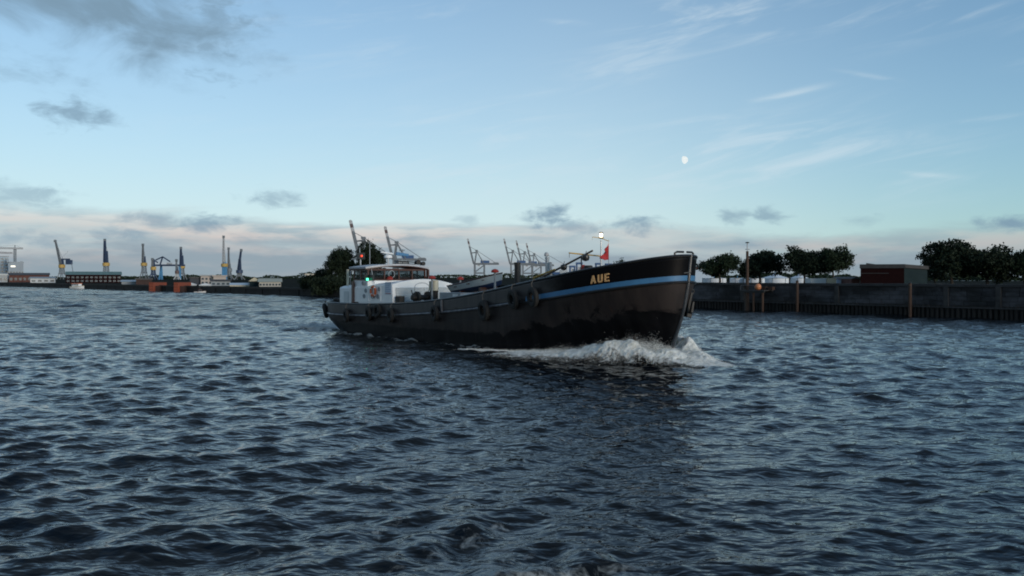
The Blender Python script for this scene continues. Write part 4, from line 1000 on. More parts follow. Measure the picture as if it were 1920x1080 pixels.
# ------------------------------------------------------------------ trees
def tree(name, label, px, D, ytop, ybot, wpx, zg, leaf='leaf', n=4200, seed=0, lobes=13, group=None, flat=1.0, ls=.034, cat='tree', solid=.0):
    rs = random.Random(seed); c = at(px, (ytop + ybot) / 2, D); sc = D / F; rx = wpx * sc / 2; rz = (ybot - ytop) * sc / 2
    g = empty(name, (c.x, c.y, zg), 0, label, cat, group); cz = c.z - zg
    # trunk and limbs
    th = max(.3, cz - rz * .45); tw = max(.07, rx * .055)
    MB().tube([(0, 0, -.1), (.03 * rx, 0, th * .5), (-.02 * rx, .02 * rx, th)], [tw * 1.35, tw, tw * .7], 8).build('trunk', 'bark', g, smooth=True)
    L = []
    for i in range(lobes):
        a = 2 * math.pi * i / lobes * 2.4 + rs.uniform(-.4, .4); u = rs.uniform(-.75, .85); k = math.sqrt(max(0, 1 - u * u)) * rs.uniform(.45, .8)
        L.append((Vector((rx * k * math.cos(a), rx * .8 * k * math.sin(a), cz + rz * u * .66)), rs.uniform(.30, .46)))
    L.append((Vector((0, 0, cz)), .6))
    for i in range(5):
        q = L[i][0]; MB().tube([(-.02 * rx, .02 * rx, th * .85), tuple((q + Vector((0, 0, th))) * .5), tuple(q)], [tw * .5, tw * .3, tw * .12], 6).build('limb', 'bark', g, smooth=True)
    V_ = []; Fc = []; tot = sum(r * r for _, r in L)
    for q, r in L:
        m = int(n * r * r / tot); ncl = max(8, m // 14)
        for _ in range(ncl):
            d = Vector((rs.gauss(0, 1), rs.gauss(0, 1), rs.gauss(0, 1))).normalized(); k = rs.uniform(.45, 1.0) ** .5 * (1.0 + .22 * (rs.random() < .22))
            cc = q + Vector((d.x * r * rx, d.y * r * rx, d.z * r * (rz * 1.05))) * k
            for _ in range(14):
                p = cc + Vector((rs.gauss(0, 1), rs.gauss(0, 1), rs.gauss(0, .8))) * (ls * 1.7 * rx + .02); s = ls * rx * rs.uniform(.8, 1.9)
                e = Vector((rs.gauss(0, 1), rs.gauss(0, 1), rs.gauss(0, .7))).normalized(); f = e.orthogonal().normalized(); f = (Matrix.Rotation(rs.uniform(0, 6.28), 3, e) @ f); h = e.cross(f)
                b = len(V_); V_ += [tuple(p + f * s), tuple(p + h * s * .6), tuple(p - f * s), tuple(p - h * s * .6)]; Fc.append((b, b + 1, b + 2, b + 3))
    o = MB(); o.v = V_; o.f = Fc; me = bpy.data.meshes.new('crown'); me.from_pydata(V_, [], Fc); me.materials.append(M[leaf]); c = bpy.data.objects.new('crown', me); COL.objects.link(c); c.parent = g
    return g
G1 = 'trees on the right bank'
for i, (px, D, yt, yb, w, lab, lf) in enumerate([
    (1349, 165, 468, 523, 66, 'rounded tree nearest the barge\'s bow, behind the quay wall', 'leaf'), (1424, 168, 466, 523, 76, 'dark tree behind the tall brown signal mast', 'leaf2'),
    (1508, 160, 462, 521, 72, 'spreading tree that touches a taller one, left of the red building', 'leaf2'), (1562, 158, 456, 521, 66, 'taller tree of the touching pair, left of the red building', 'leaf'),
    (1783, 132, 450, 530, 92, 'tallest dark tree beside the red building\'s teal end', 'leaf2'), (1850, 130, 456, 531, 96, 'broad dark tree in the middle of the dense clump at the right', 'leaf2'),
    (1920, 128, 458, 528, 66, 'lighter tree cut off by the right edge of the picture', 'leaf'), (1752, 140, 474, 530, 50, 'low tree overlapping the right end of the red building', 'leaf2')]):
    tree('broadleaf_tree', lab, px, D, yt, yb, w * 1.12, 1.0, lf, 11000, 20 + i, 15, G1)
tree('broadleaf_tree', 'small brownish tree showing above the bulwark between flag and bow', 1165, 240, 480, 524, 34, 1.2, 'leaf', 2500, 41, 9)
G2 = 'trees on the left point'
for i, (px, D, yt, yb, w, lab) in enumerate([
    (637, 152, 457, 530, 56, 'tall round-headed tree on the left point beside the wheelhouse'), (693, 150, 452, 520, 58, 'tall dark tree rising behind the barge\'s wheelhouse'),
    (600, 156, 506, 552, 58, 'low dark bush at the outer end of the left point'), (630, 149, 514, 558, 70, 'dense dark shrub under the tall round-headed tree')]):
    tree('broadleaf_tree', lab, px, D, yt, yb, w * (1.0 if i < 2 else 1.2), 1.5, 'leaf2', 16000, 60 + i, 18, G2)
tree('broadleaf_tree', 'dark shrub hidden partly by the exhaust pipe at the barge\'s stern', 660, 148, 522, 558, 60, 1.5, 'leaf2', 11000, 77, 13, G2)

# ------------------------------------------------------------------ buildings
def building(name, label, px0, px1, ytop, D, depth, zg, wall='brick2', roof='darkroof', shape='flat', rows=0, cols=0, rise=0, cat='building', group=None, win='pane', over=.3):
    a, b = at(px0, ytop, D), at(px1, ytop, D); w = b.x - a.x; h = a.z - zg; az_ = math.atan2((a.x + b.x) / 2, D) if px1 < 700 or name == 'red_building' else 0.0; w *= math.cos(az_)
    g = empty(name, ((a.x + b.x) / 2, D, zg), -az_, label, cat, group)
    if shape == 'flat':
        MB().box(-w / 2, w / 2, 0, depth, 0, h - rise).build('wall', wall, g)
        MB().box(-w / 2 - over, w / 2 + over, -over, depth + over, h - rise + .002, h + .05).build('roof', roof, g)
    elif shape == 'gable':      # ridge runs left-right
        MB().box(-w / 2, w / 2, 0, depth, 0, h - rise).build('wall', wall, g)
        MB().add([(-w / 2 - over, -over, h - rise + .01), (w / 2 + over, -over, h - rise + .01), (w / 2 + over, depth + over, h - rise + .01), (-w / 2 - over, depth + over, h - rise + .01), (-w / 2 - over, depth / 2, h), (w / 2 + over, depth / 2, h)],
            [(0, 1, 5, 4), (2, 3, 4, 5), (0, 4, 3), (1, 2, 5), (0, 3, 2, 1)]).build('roof', roof, g)
    elif shape == 'gable_front':  # ridge runs away from the river
        MB().box(-w / 2, w / 2, 0, depth, 0, h - rise).build('wall', wall, g)
        MB().add([(-w / 2 - over, -over, h - rise + .01), (w / 2 + over, -over, h - rise + .01), (w / 2 + over, depth, h - rise + .01), (-w / 2 - over, depth, h - rise + .01), (0, -over, h), (0, depth, h)],
            [(0, 1, 4), (2, 3, 5), (0, 4, 5, 3), (1, 2, 5, 4), (0, 3, 2, 1)]).build('roof', roof, g)
    for r in range(rows):
        for c in range(cols):
            ww = w / cols; hh = (h - rise) / (rows + .3); x = -w / 2 + ww * (c + .5); z = hh * (r + .55)
            MB().box(x - ww * .3, x + ww * .3, -.06, -.001, z - hh * .22, z + hh * .28).build('window', win, g)
    return g, w, h
# right bank
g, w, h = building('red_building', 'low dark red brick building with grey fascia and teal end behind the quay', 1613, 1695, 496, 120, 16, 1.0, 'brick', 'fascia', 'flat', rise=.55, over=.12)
x1 = w / 2
MB().add([(x1, 0.02, 0), (x1 + 3.1, 1.3, 0), (x1 + 3.1, 1.3, h - .78), (x1, .02, h - .55), (x1, 12, 0), (x1 + 3.1, 12, 0), (x1 + 3.1, 12, h - .78), (x1, 12, h - .55)], [(0, 1, 2, 3), (5, 4, 7, 6), (1, 5, 6, 2), (3, 2, 6, 7)]).build('teal_end', 'tealpanel', g)
MB().add([(x1 + .13, -.1, h - .5), (x1 + 3.3, 1.15, h - .74), (x1 + 3.3, 12, h - .74), (x1 + .13, 12, h - .5), (x1 + .13, -.1, h + .03), (x1 + 3.3, 1.15, h - .25), (x1 + 3.3, 12, h - .25), (x1 + .13, 12, h + .03)], [(0, 1, 5, 4), (1, 2, 6, 5), (4, 5, 6, 7), (2, 3, 7, 6)]).build('end_fascia', 'fascia', g)
MB().add([(-w * .38, 4, h + .06), (-w * .1, 4, h + .06), (-w * .38, 4, h + .32), (-w * .38, 8, h + .06), (-w * .1, 8, h + .06), (-w * .38, 8, h + .32)], [(0, 1, 2), (5, 4, 3), (0, 3, 4, 1), (1, 4, 5, 2), (0, 2, 5, 3)]).build('skylight', 'darkroof', g)
MB().box(-w * .48, w * .15, -.10, -.003, h - 1.35, h - 1.27).build('wall_ledge', 'fascia', g)
building('brick_shed', 'low red shed with dark roof joined to the left of the red building', 1597, 1612, 519, 126, 8, 1.0, 'brick2', 'darkroof', 'gable_front', rise=.35, over=.1)
CG = 'containers parked behind the quay wall'
def container(px0, px1, yt, D, m, lab):
    a, b = at(px0, yt, D), at(px1, yt, D); w = b.x - a.x; h = a.z - 1.0; g = empty('container', ((a.x + b.x) / 2, D, 1.0), 0, lab, 'container', CG)
    MB().box(-w / 2, w / 2, 0, 2.4, .05, h).build('body', m, g)
    rb = MB(); n = 12
    for k in range(n): x = -w / 2 + w * (k + .25) / n; rb.box(x, x + w / n * .5, -.05, -.002, .15, h - .1)
    o = rb.build('corrugation', m, g); o['kind'] = 'stuff'
    MB().box(-w / 2 - .03, w / 2 + .03, -.07, 2.45, h + .003, h + .08).build('top_rail', m, g)
container(1520, 1549, 523, 128, 'cont_white', 'long white container at the left of the row under the taller tree')
container(1550, 1568, 522.5, 128, 'cont_cream', 'cream container in the middle of the row under the taller tree')
container(1569, 1584, 525, 130, 'palehall', 'pale blue container between the cream one and the red shed')
container(1585, 1600, 525, 130, 'cont_white', 'short white container next to the red shed')
building('pale_hall', 'pale blue hall with thin red roof edge seen between bow and first tree', 1294, 1338, 501.5, 230, 30, 1.0, 'palehall', 'brick2', 'flat', rise=.35)
def tent(px0, px1, ytop, D, lab):
    a, b = at(px0, ytop, D), at(px1, ytop, D); w = b.x - a.x; h = a.z - 1.0; g = empty('marquee_tent', ((a.x + b.x) / 2, D, 1.0), 0, lab, 'tent', 'white tents behind the quay')
    V_ = [(0, w / 2, h)]; n = 20; rings = 7
    for k in range(1, rings + 1):
        t = k / rings; rr = w / 2 * t; z = h - (h - 2.4) * t ** .62
        for i in range(n): q = 2 * math.pi * i / n; V_.append((rr * math.cos(q), w / 2 + rr * math.sin(q), z - .05 * h * (math.cos(q * 5) * .5) * t))
    Fc = [(0, 1 + i, 1 + (i + 1) % n) for i in range(n)] + [(1 + k * n + i, 1 + (k + 1) * n + i, 1 + (k + 1) * n + (i + 1) % n, 1 + k * n + (i + 1) % n) for k in range(rings - 1) for i in range(n)]
    MB().add(V_, Fc).build('canopy', 'tent', g, smooth=True)
    MB().lathe([(w * .485, 0), (w * .485, 2.35)], (0, w / 2, 0), 20).build('side_wall', 'tent', g, smooth=True)
    for i in range(6): q = 2 * math.pi * i / 6; MB().tube([(w / 2 * .98 * math.cos(q), w / 2 + w / 2 * .98 * math.sin(q), 0), (w / 2 * .98 * math.cos(q), w / 2 + w / 2 * .98 * math.sin(q), 2.42)], .05, 6).build('pole', 'cgrey', g)
    MB().tube([(0, w / 2, h - .05), (0, w / 2, h + .5)], .06, 6).build('finial', 'cblue', g)
for q in ((1372, 1402, 521, 190, 'flat white tent between the two trees nearest the bow'), (1437, 1487, 511, 195, 'white peaked tent right of the signal mast'), (1488, 1522, 512, 200, 'pale tent under the spreading tree, right of the peaked tent'),
          (1322, 1368, 522, 188, 'low white tent under the tree nearest the bow'), (1400, 1440, 522, 187, 'low white tent behind the signal mast')): tent(*q)
p = at(1402, 468, 150); g = empty('street_lamp', (p.x, p.y, 1.0), 0, 'thin grey street lamp rising between the first two trees', 'street lamp')
MB().tube([(0, 0, 0), (0, 0, p.z - 1.0)], [.07, .04], 8).build('pole', 'cgrey', g, smooth=True); MB().box(-.45, .35, -.1, .1, p.z - 1.02, p.z - .9).build('lamp_head', 'cgrey', g)

# left bank quay
def left_quay():
    g = empty('quay_wall', (0, 0, 0), 0, 'long low dark quay wall along the left shore', 'quay wall')
    m1 = posmat('left_quay_face', (.013, .013, .012), (.03, .028, .026), .12, (1, 1, 3)); M['lq'] = m1
    M['lqcap'] = posmat('left_quay_coping', (.045, .04, .035), (.025, .026, .021), .12, (1, 1, 1))
    for (xa, ya), (xb, yb) in zip(LQ[:-1], LQ[1:]):
        a, b = Vector((xa, ya)), Vector((xb, yb)); L = (b - a).length; n = max(1, round(L / 7.5)); d = (b - a) / n; e = d.normalized(); nn = Vector((e.y, -e.x)) * -1
        if nn.y > 0: nn = -nn
        for k in range(n):
            p = a + d * (k + .03); q = a + d * (k + .97); V_ = []
            for z in (-.9, 1.15):
                for r, o in ((p, .25), (q, .25), (q, -.3), (p, -.3)): s = r + nn * o; V_.append((s.x, s.y, z))
            MB().add(V_, [(0, 3, 2, 1), (4, 5, 6, 7), (0, 1, 5, 4), (1, 2, 6, 5), (2, 3, 7, 6), (3, 0, 4, 7)]).build('wall_panel', 'lq', g)
        V_ = []
        for z in (1.152, 1.56):
            for r, o in ((a, .35), (b, .35), (b, -.6), (a, -.6)): s = r + nn * o; V_.append((s.x, s.y, z))
        MB().add(V_, [(0, 3, 2, 1), (4, 5, 6, 7), (0, 1, 5, 4), (1, 2, 6, 5), (2, 3, 7, 6), (3, 0, 4, 7)]).build('coping', 'lqcap', g)
left_quay()
# shipyard buildings on the left bank
building('glass_block', 'pale blue-grey tower block at the very left edge', -30, 16, 480, 760, 20, 1.5, 'paleblock', 'greywall', 'flat', 7, 6, rise=.6)
building('glass_block', 'dark blue glass block right of the pale tower, one lit window', 16.5, 44, 491, 740, 20, 1.5, 'glassblock', 'glassblock', 'flat', rise=.6)
g = bpy.data.objects['glass_block.001']
MB().box(-4.2, -.6, -.3, -.02, 11.6, 12.9).build('lit_window', 'lit', g)
MB().box(-7.6, -6.0, 6, 30, 15.5, 19.5).build('roof_wing', 'glassblock', g); MB().box(3, 5.4, 6, 20, 15.9, 17.2).build('roof_wing', 'glassblock', g)
for k in range(6): MB().box(-7 + k * 2.3, -5.7 + k * 2.3, -.2, -.02, 6, 7.4).build('window', 'pane', g)
building('brick_hall', 'long low red-brown brick hall below the blue towers', 17, 93, 511.5, 347, 12, 1.5, 'brick2', 'darkroof', 'gable', 1, 9, rise=1.0)
building('white_shed', 'white shed in front of the long brick hall', 57, 104, 519, 307, 12, 1.5, 'cont_white', 'greywall', 'gable', 1, 4, rise=.6)
building('white_shed', 'low grey-white shed at the far left waterfront', -20, 14, 513.5, 342, 12, 1.5, 'greywall', 'cont_white', 'flat', 1, 4, rise=.6)
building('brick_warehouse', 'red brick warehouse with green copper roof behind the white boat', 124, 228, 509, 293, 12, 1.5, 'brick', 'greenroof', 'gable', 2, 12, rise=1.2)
building('low_shed', 'low pale shed behind the orange dock walls', 228, 272, 525, 235, 12, 1.5, 'greywall', 'cont_white', 'gable', rise=.5)
building('low_shed', 'brown flat shed under the crane left of the dock', 255, 285, 522, 226, 12, 1.5, 'rustwall', 'darkroof', 'flat', rise=.4)
building('dark_hall', 'dark blue-grey hall between dock and beige block', 356, 376, 519.5, 221, 12, 1.5, 'darkshed', 'darkroof', 'flat', rise=.3)
building('beige_block', 'tall beige block beside the dark hall', 376.5, 398, 515.5, 221, 12, 1.5, 'beige', 'greywall', 'flat', 2, 3, rise=.3)
building('grey_hall', 'grey hall with pale roof left of the sky-blue crane', 396, 432, 524.5, 200, 12, 1.5, 'greywall', 'darkshed', 'flat', 1, 4, rise=.4)
building('grey_hall', 'pale upper block behind the grey hall', 400, 424, 516.5, 221, 12, 1.5, 'beige', 'beige', 'flat', rise=.3)
building('white_marquee', 'left one of the two white gabled tents on the quay', 345, 369, 530.0, 203, 8, 1.5, 'cont_white', 'tent', 'gable_front', rise=.5, cat='tent', over=.1)
building('white_marquee', 'right one of the two white gabled tents on the quay', 373, 397, 531, 196, 8, 1.5, 'cont_white', 'tent', 'gable_front', rise=.5, cat='tent', over=.1)
building('white_marquee', 'long white tent on the quay under the leaning crane', 431, 478, 530.5, 184, 8, 1.5, 'cont_cream', 'tent', 'gable', rise=.5, cat='tent', over=.1)
building('cream_warehouse', 'cream warehouse with sloping dark roof line near the left point', 486, 527, 522, 179, 12, 1.5, 'beige2', 'cont_cream', 'gable', 1, 7, rise=.8)
building('cream_warehouse', 'blue-grey gable end with cream roof, left half of the warehouse pair', 468, 486, 520, 182, 12, 1.5, 'tealpanel', 'cont_cream', 'gable_front', rise=.9)
building('small_house', 'small beige house half hidden by the bush on the left point', 574, 592, 513.5, 215, 8, 1.5, 'beige', 'beige2', 'flat', 1, 2, rise=.4)
# floating dock ends
for px0, px1, lab, d in ((279, 288, 'left orange-red end wall of the floating dock', 206), (325.5, 334, 'right orange-red end wall of the floating dock', 194)):
    a, b = at(px0, 529.5, d), at(px1, 529.5, d); g = empty('dock_tower', ((a.x + b.x) / 2, d, 0), R(-8), lab, 'dock tower', 'floating dock end walls'); w = b.x - a.x
    MB().box(-w / 2, w / 2, 0, 6, -.5, a.z).build('tower', 'dockred', g); MB().box(-w / 2 - .1, w / 2 + .1, -.1, 6.1, a.z + .002, a.z + .12).build('deck_edge', 'rustwall', g)
    MB().box(w / 2 + .01, w / 2 + 1.1, .8, 6, -.5, a.z - .9).build('rusty_side', 'rustwall', g)
    for k in range(3): MB().box(-w / 2 + .1, w / 2 - .1, -.07, -.002, .5 + k * .7, .58 + k * .7).build('strake', 'rustwall', g)
# ------------------------------------------------------------------ cranes
def lattice(b, a, c, w0, w1, n, t, up=Vector((0, 1, 0))):
    a, c = Vector(a), Vector(c); d = (c - a).normalized(); u = d.cross(up).normalized(); v = d.cross(u); cs = ((1, 1), (1, -1), (-1, -1), (-1, 1))
    P = [[a + (c - a) * (i / n) + (u * e + v * f) * ((w0 + (w1 - w0) * i / n) / 2) for e, f in cs] for i in range(n + 1)]
    for k in range(4): b.bar(P[0][k], P[n][k], t)
    for i in range(n):
        for k in range(4): b.bar(P[i][k], P[i + 1][(k + 1) % 4], t * .6)
    return b
def dock_crane(px, ytop, yplat, D, label, tower='cgrey', house='cnavy', jib='cgrey', plat='cyellow', lean=0.0, wtow=9.0, hh=13, legs=True, group='shipyard cranes on the left bank', tjib=.5):
    s = D / F; p = at(px, yplat, D); zg = 1.5; g = empty('dock_crane', (p.x, D, zg), 0, label, 'crane', group); zp = p.z - zg; zt = at(px, ytop, D).z - zg; w = wtow * s
    if legs:
        hl = zp * .45
        for sx in (-1, 1):
            for sy in (-1, 1): MB().bar((sx * w * .75, sy * w * .75, 0), (sx * w * .36, sy * w * .36, hl), .7).build('leg', tower, g)
        MB().box(-w * .5, w * .5, -w * .5, w * .5, hl, hl + .9).build('portal_beam', tower, g)
        b = lattice(MB(), (0, 0, hl + .9), (0, 0, zp - .6), w * .72, w * .6, 5, .5); b.build('tower', tower, g)
    else: MB().box(-w * .36, w * .36, -w * .36, w * .36, 0, zp - .6).build('tower', tower, g)
    MB().lathe([(w * .55, -.6), (w * .62, -.5), (w * .62, 5 * s - .2), (w * .5, 5 * s)], (0, 0, zp), 14).build('platform', plat, g)
    hz = hh * s; MB().add([(-w * .32, -w * .3, 0), (w * .32, -w * .3, 0), (w * .32, w * .3, 0), (-w * .32, w * .3, 0), (-w * .15, -w * .2, hz), (w * .24, -w * .2, hz), (w * .24, w * .2, hz), (-w * .15, w * .2, hz)],
        [(0, 3, 2, 1), (4, 5, 6, 7), (0, 1, 5, 4), (1, 2, 6, 5), (2, 3, 7, 6), (3, 0, 4, 7)]).build('machine_house', house, g, loc=(0, 0, zp + 5 * s))
    b = lattice(MB(), (-.05 * w, -w * .35, zp + 6 * s), (lean * s, -w * .5, zt), w * .34, w * .17, 9, tjib); b.build('jib', jib, g)
    MB().box(lean * s - .9, lean * s + .9, -w * .5 - .9, -w * .5 + .9, zt - 2.2, zt).build('jib_head', 'cgrey', g)
    MB().tube([(.2 * w, 0, zp + 5 * s + hz), (lean * s, -w * .5, zt - .5)], .14, 5).build('stay', 'cgrey', g)
    return g
g = dock_crane(116, 450, 501, 760, 'grey dock crane with navy counterweight arm, leftmost of the dock cranes', lean=-10, hh=10)
s = 760 / F
MB().bar((0, 0, 45 * s * .55 + 8), (12 * s, 0, 27), .1).build('tie', 'cnavy', g)
zc = at(0, 486, 760).z - 1.5
MB().bar((-3 * s, 0, zc), (15 * s, 0, zc), 1.3).build('counter_arm', 'cnavy', g); MB().box(9 * s, 18 * s, -2, 2, zc - 5, zc - .7).build('counterweight', 'cnavy', g); MB().bar((-3 * s, 0, zc), (-2 * s, 0, zc - 8), 2.2).build('mast', 'cnavy', g)
MB().bar((17 * s, 0, zc - 1), (22 * s, 0, 4), .4).build('prop', 'cgrey', g)
dock_crane(199, 448, 497.5, 760, 'tall dark dock crane with yellow ring standing over the brick warehouse', jib='cnavy', hh=22, tjib=.75, wtow=10)
dock_crane(270, 457, 497.5, 760, 'dock crane with yellow ring and navy cab left of the floating dock', hh=12)
dock_crane(287.5, 484, 505, 720, 'short navy dock crane over the left dock wall', tower='cnavy', hh=14, wtow=8)
dock_crane(341, 463, 502, 760, 'dock crane with wide yellow ring at the right end of the gantry', jib='cnavy', hh=18, tjib=.65)
dock_crane(332, 486, 512, 730, 'small pale dock crane just left of the gantry\'s right end', tower='cwhite', plat='cred', hh=6, wtow=6)
dock_crane(421, 442, 499, 740, 'tallest shipyard crane with sky-blue tower and yellow ring', tower='cblue', house='cblue', jib='cwhite', legs=False, hh=3, wtow=10)
dock_crane(430, 464, 508, 760, 'slim dark lattice crane right behind the sky-blue one', tower='cgrey', plat='cgrey', house='cgrey', jib='cgrey', hh=9, wtow=8)
dock_crane(449, 467, 511, 700, 'navy crane with jib leaning right, farthest right of the dock cranes', plat='cnavy', jib='cnavy', lean=5, hh=20, wtow=10)
def gantry():
    D = 745; a = at(292, 497, D); c = at(346, 497, D); g = empty('gantry_crane', (a.x, D, 1.5), 0, 'blue portal gantry with raised boom spanning between two dock cranes', 'crane', 'shipyard cranes on the left bank')
    L = c.x - a.x; z = a.z - 1.5; s = D / F
    MB().box(0, L, -1.5, 1.5, z - 1, z + .6).build('beam', 'cnavy', g)
    for x0, x1 in ((7 * s, 10 * s), (12 * s, 10.5 * s), (L - 8 * s, L - 9 * s)): MB().bar((x0, 0, 0), (x1, 0, z - 1), 1.3).build('leg', 'cblue', g)
    zt = at(0, 481.5, D).z - 1.5
    for q in (((8 * s, 0, z), (13 * s, 0, zt)), ((13 * s, 0, zt), (27 * s, 0, zt - 9 * s)), ((13 * s, 0, zt), (0, 0, zt - 6 * s)), ((-2 * s, 0, zt - 7 * s), (4 * s, 0, zt - 11 * s))): MB().bar(*q, 1.0).build('boom', 'cnavy', g)
    MB().box(22 * s, 29 * s, -2, 2, z + .603, z + 2.2).build('trolley', 'cwhite', g)
gantry()
def tower_crane(px, yj, x0, x1, D, lab):
    p = at(px, yj, D); g = empty('tower_crane', (p.x, D, 1.5), 0, lab, 'crane', 'tower cranes at the left edge'); s = D / F; z = p.z - 1.5
    lattice(MB(), (0, 0, 0), (0, 0, z), 1.8, 1.8, 18, .3).build('mast', 'cgrey', g); lattice(MB(), ((x0 - px) * s, 0, z + 1), ((x1 - px) * s, 0, z + .4), 1.6, 1.3, 22, .3, Vector((0, 0, 1))).build('jib', 'cred', g)
    MB().bar((0, 0, z + 1), (0, 0, z + 4), .6).build('apex', 'cgrey', g); MB().tube([((x0 - px) * s * .7, 0, z + 1.5), (0, 0, z + 4), ((x1 - px) * s * .8, 0, z + 1)], .1, 4).build('tie', 'cgrey', g)
tower_crane(28, 466.5, -40, 43, 860, 'thin reddish tower crane over the dark glass block'); tower_crane(-14, 475, -40, 23, 900, 'lower tower crane whose jib reaches in from the left edge')
# container cranes far downstream
def sts():
    g = empty('container_crane', (0, 0, 0)); t = 1.5
    for x in (0, 26):
        for y in (-9, 9): MB().bar((x, y, 0), (x, y, 38), 4.25).build('leg', 'cgrey', g)
    for y in (-9, 9):
        MB().bar((0, y, 14), (26, y, 14), 3.83).build('portal_beam', 'cgrey', g); MB().bar((0, y, 16), (26, y, 36), 2.34).build('brace', 'cgrey', g)
    for x in (0, 26): MB().bar((x, -9, 37), (x, 9, 37), 3.83).build('cross_beam', 'cgrey', g)
    for y in (-3, 3): MB().bar((-3, y, 39), (66, y, 39), 5.10).build('girder', 'cgrey', g)
    for y in (-3, 3):
        a, b = Vector((-3, y, 40)), Vector((-19, y, 107)); n = 10
        for i in range(n): p, q = a + (b - a) * (i / n), a + (b - a) * ((i + 1) / n); MB().bar(p, q, 4.4).build('boom_section', ('cwhite' if i % 2 else 'cred') if i > 6 else 'cgrey', g)
    for i in range(9): f = i / 8; x, z = -3 - 16 * f, 40 + 67 * f; MB().bar((x, -3, z), (x, 3, z), 1.91).build('boom_tie', 'cgrey', g)
    for y in (-5, 5): MB().bar((0, y, 38), (5, y, 74), 3.19).build('apex_leg', 'cgrey', g); MB().bar((26, y, 38), (5, y, 74), 2.34).build('apex_leg', 'cgrey', g)
    MB().box(1.5, 8.5, -6, 6, 73, 77).build('apex_platform', 'cgrey', g)
    MB().bar((5, 0, 70), (-10, 0, 69), 2.76).build('boom_latch', 'cgrey', g); MB().bar((5, 0, 76), (-14, 0, 86), 1.06).build('stay', 'cgrey', g); MB().bar((5, 0, 76), (58, 0, 41), 1.27).build('stay', 'cgrey', g)
    MB().box(16, 40, -5, 5, 40.3, 48).build('machinery_house', 'cblue2', g); MB().box(17, 30, -5.2, 5.2, 48, 49).build('house_roof', 'cwhite', g)
    MB().box(8, 14, -4, 4, 33, 37.7).build('operator_cab', 'cwhite', g); MB().box(50, 64, -4, 4, 40.3, 43).build('rear_platform', 'cgrey', g)
    return g
proto = sts()
SL = ['leftmost container crane with raised boom between the two tall dark trees', 'second container crane from the left, boom raised above the wheelhouse roof', 'container crane standing behind the dinghy\'s bow',
      'left one of the three container cranes crowded behind the foredeck', 'middle one of the three container cranes crowded behind the foredeck', 'right one of the three container cranes crowded behind the foredeck']
for i, (px, yt, lab) in enumerate(zip((657, 722, 877, 945, 968, 987), (412, 424, 447, 447, 450.5, 455.5), SL)):
    D = (108.5 - CAMH + 1.2) * F / (HOR - yt); p = at(px, yt, D); o = proto if i == 0 else copy_tree(proto)
    o.location = (p.x + 19, D, 1.2); tag(o, lab, 'crane', 'container cranes far downstream')
# straddle carriers and stacked boxes on the far terminal, seen past the foredeck
for i, (px, yt, w, lab) in enumerate(((1073, 498, 12, 'blue straddle carrier left of the yellow yard\'s post'), (1086, 492, 13, 'blue straddle carrier directly under the yellow yard'), (1122, 493, 13, 'blue straddle carrier beside the foremast'), (1141, 494, 14, 'blue straddle carrier just right of the red flag\'s foot'))):
    D = 600; p = at(px, yt, D); s = D / F; g = empty('straddle_carrier', (p.x, D, 1.2), 0, lab, 'carrier', 'straddle carriers on the far terminal'); h = p.z - 1.2; W_ = w * s / 2
    for sx in (-1, 1):
        for y in (-3, 0, 3): MB().bar((sx * W_ * .8, y, 0), (sx * W_ * .7, y, h - 1), .7).build('leg', 'cblue2', g)
    MB().box(-W_ * .9, W_ * .9, -3.5, 3.5, h - 1.4, h).build('top_frame', 'cblue2', g); MB().box(-W_ * .6, W_ * .6, -2, 2, h * .45, h * .75).build('spreader', 'cwhite', g)
for i, (px0, px1, yt, m, lab) in enumerate(((1004, 1018, 513, 'cont_white', 'white far container beside the derrick post'), (1030, 1050, 510, 'cblue2', 'blue far container below the slanting boom'), (1050, 1064, 506, 'cont_white', 'white far container stack right of the slanting boom'), (1150, 1160, 500, 'cblue2', 'blue far container right of the flag'))):
    D = 640; a, b = at(px0, yt, D), at(px1, yt, D); g = empty('far_container', ((a.x + b.x) / 2, D, 1.2), 0, lab, 'container', 'containers on the far terminal'); w = b.x - a.x; h = a.z - 1.2
    for k in range(2): MB().box(-w / 2, w / 2, 0, 3, h * k / 2 + .05, h * (k + 1) / 2 - .05).build('box', m, g); MB().box(-w / 2 - .1, -w / 2 - .005, -.1, 3.1, h * k / 2 + .05, h * (k + 1) / 2 - .05).build('corner_post', 'cgrey', g)

# far-off belt of trees and scrub that closes the horizon behind both banks
def treeline():
    V_ = []; Fc = []; rs = random.Random(5)
    for k in range(15000):
        px = rs.uniform(-120, 2050); D = rs.uniform(880, 950) if px < 1000 else rs.uniform(520, 600)
        top = 3.2 + 3.0 * (mn.fractal(Vector((px * .02, 0, 1.7)), 1.0, 2.0, 5) + .35) + (1.5 if 560 < px < 1000 else 0)
        top = max(1.5, top); p = Vector(((px - 960) / F * D, D, 1.0 + top * math.sqrt(rs.random()))); q = rs.uniform(.5, 1.2)
        e = Vector((rs.gauss(0, 1), rs.gauss(0, 1), rs.gauss(0, 1))).normalized(); f = e.orthogonal().normalized(); h = e.cross(f); b = len(V_)
        V_ += [tuple(p + f * q), tuple(p + h * q), tuple(p - f * q), tuple(p - h * q)]; Fc.append((b, b + 1, b + 2, b + 3))
    me = bpy.data.meshes.new('treeline'); me.from_pydata(V_, [], Fc); me.materials.append(M['leaf']); o = bpy.data.objects.new('treeline', me); COL.objects.link(o)
    tag(o, 'low dark belt of far-off trees along the horizon', 'trees', kind='stuff')
treeline()

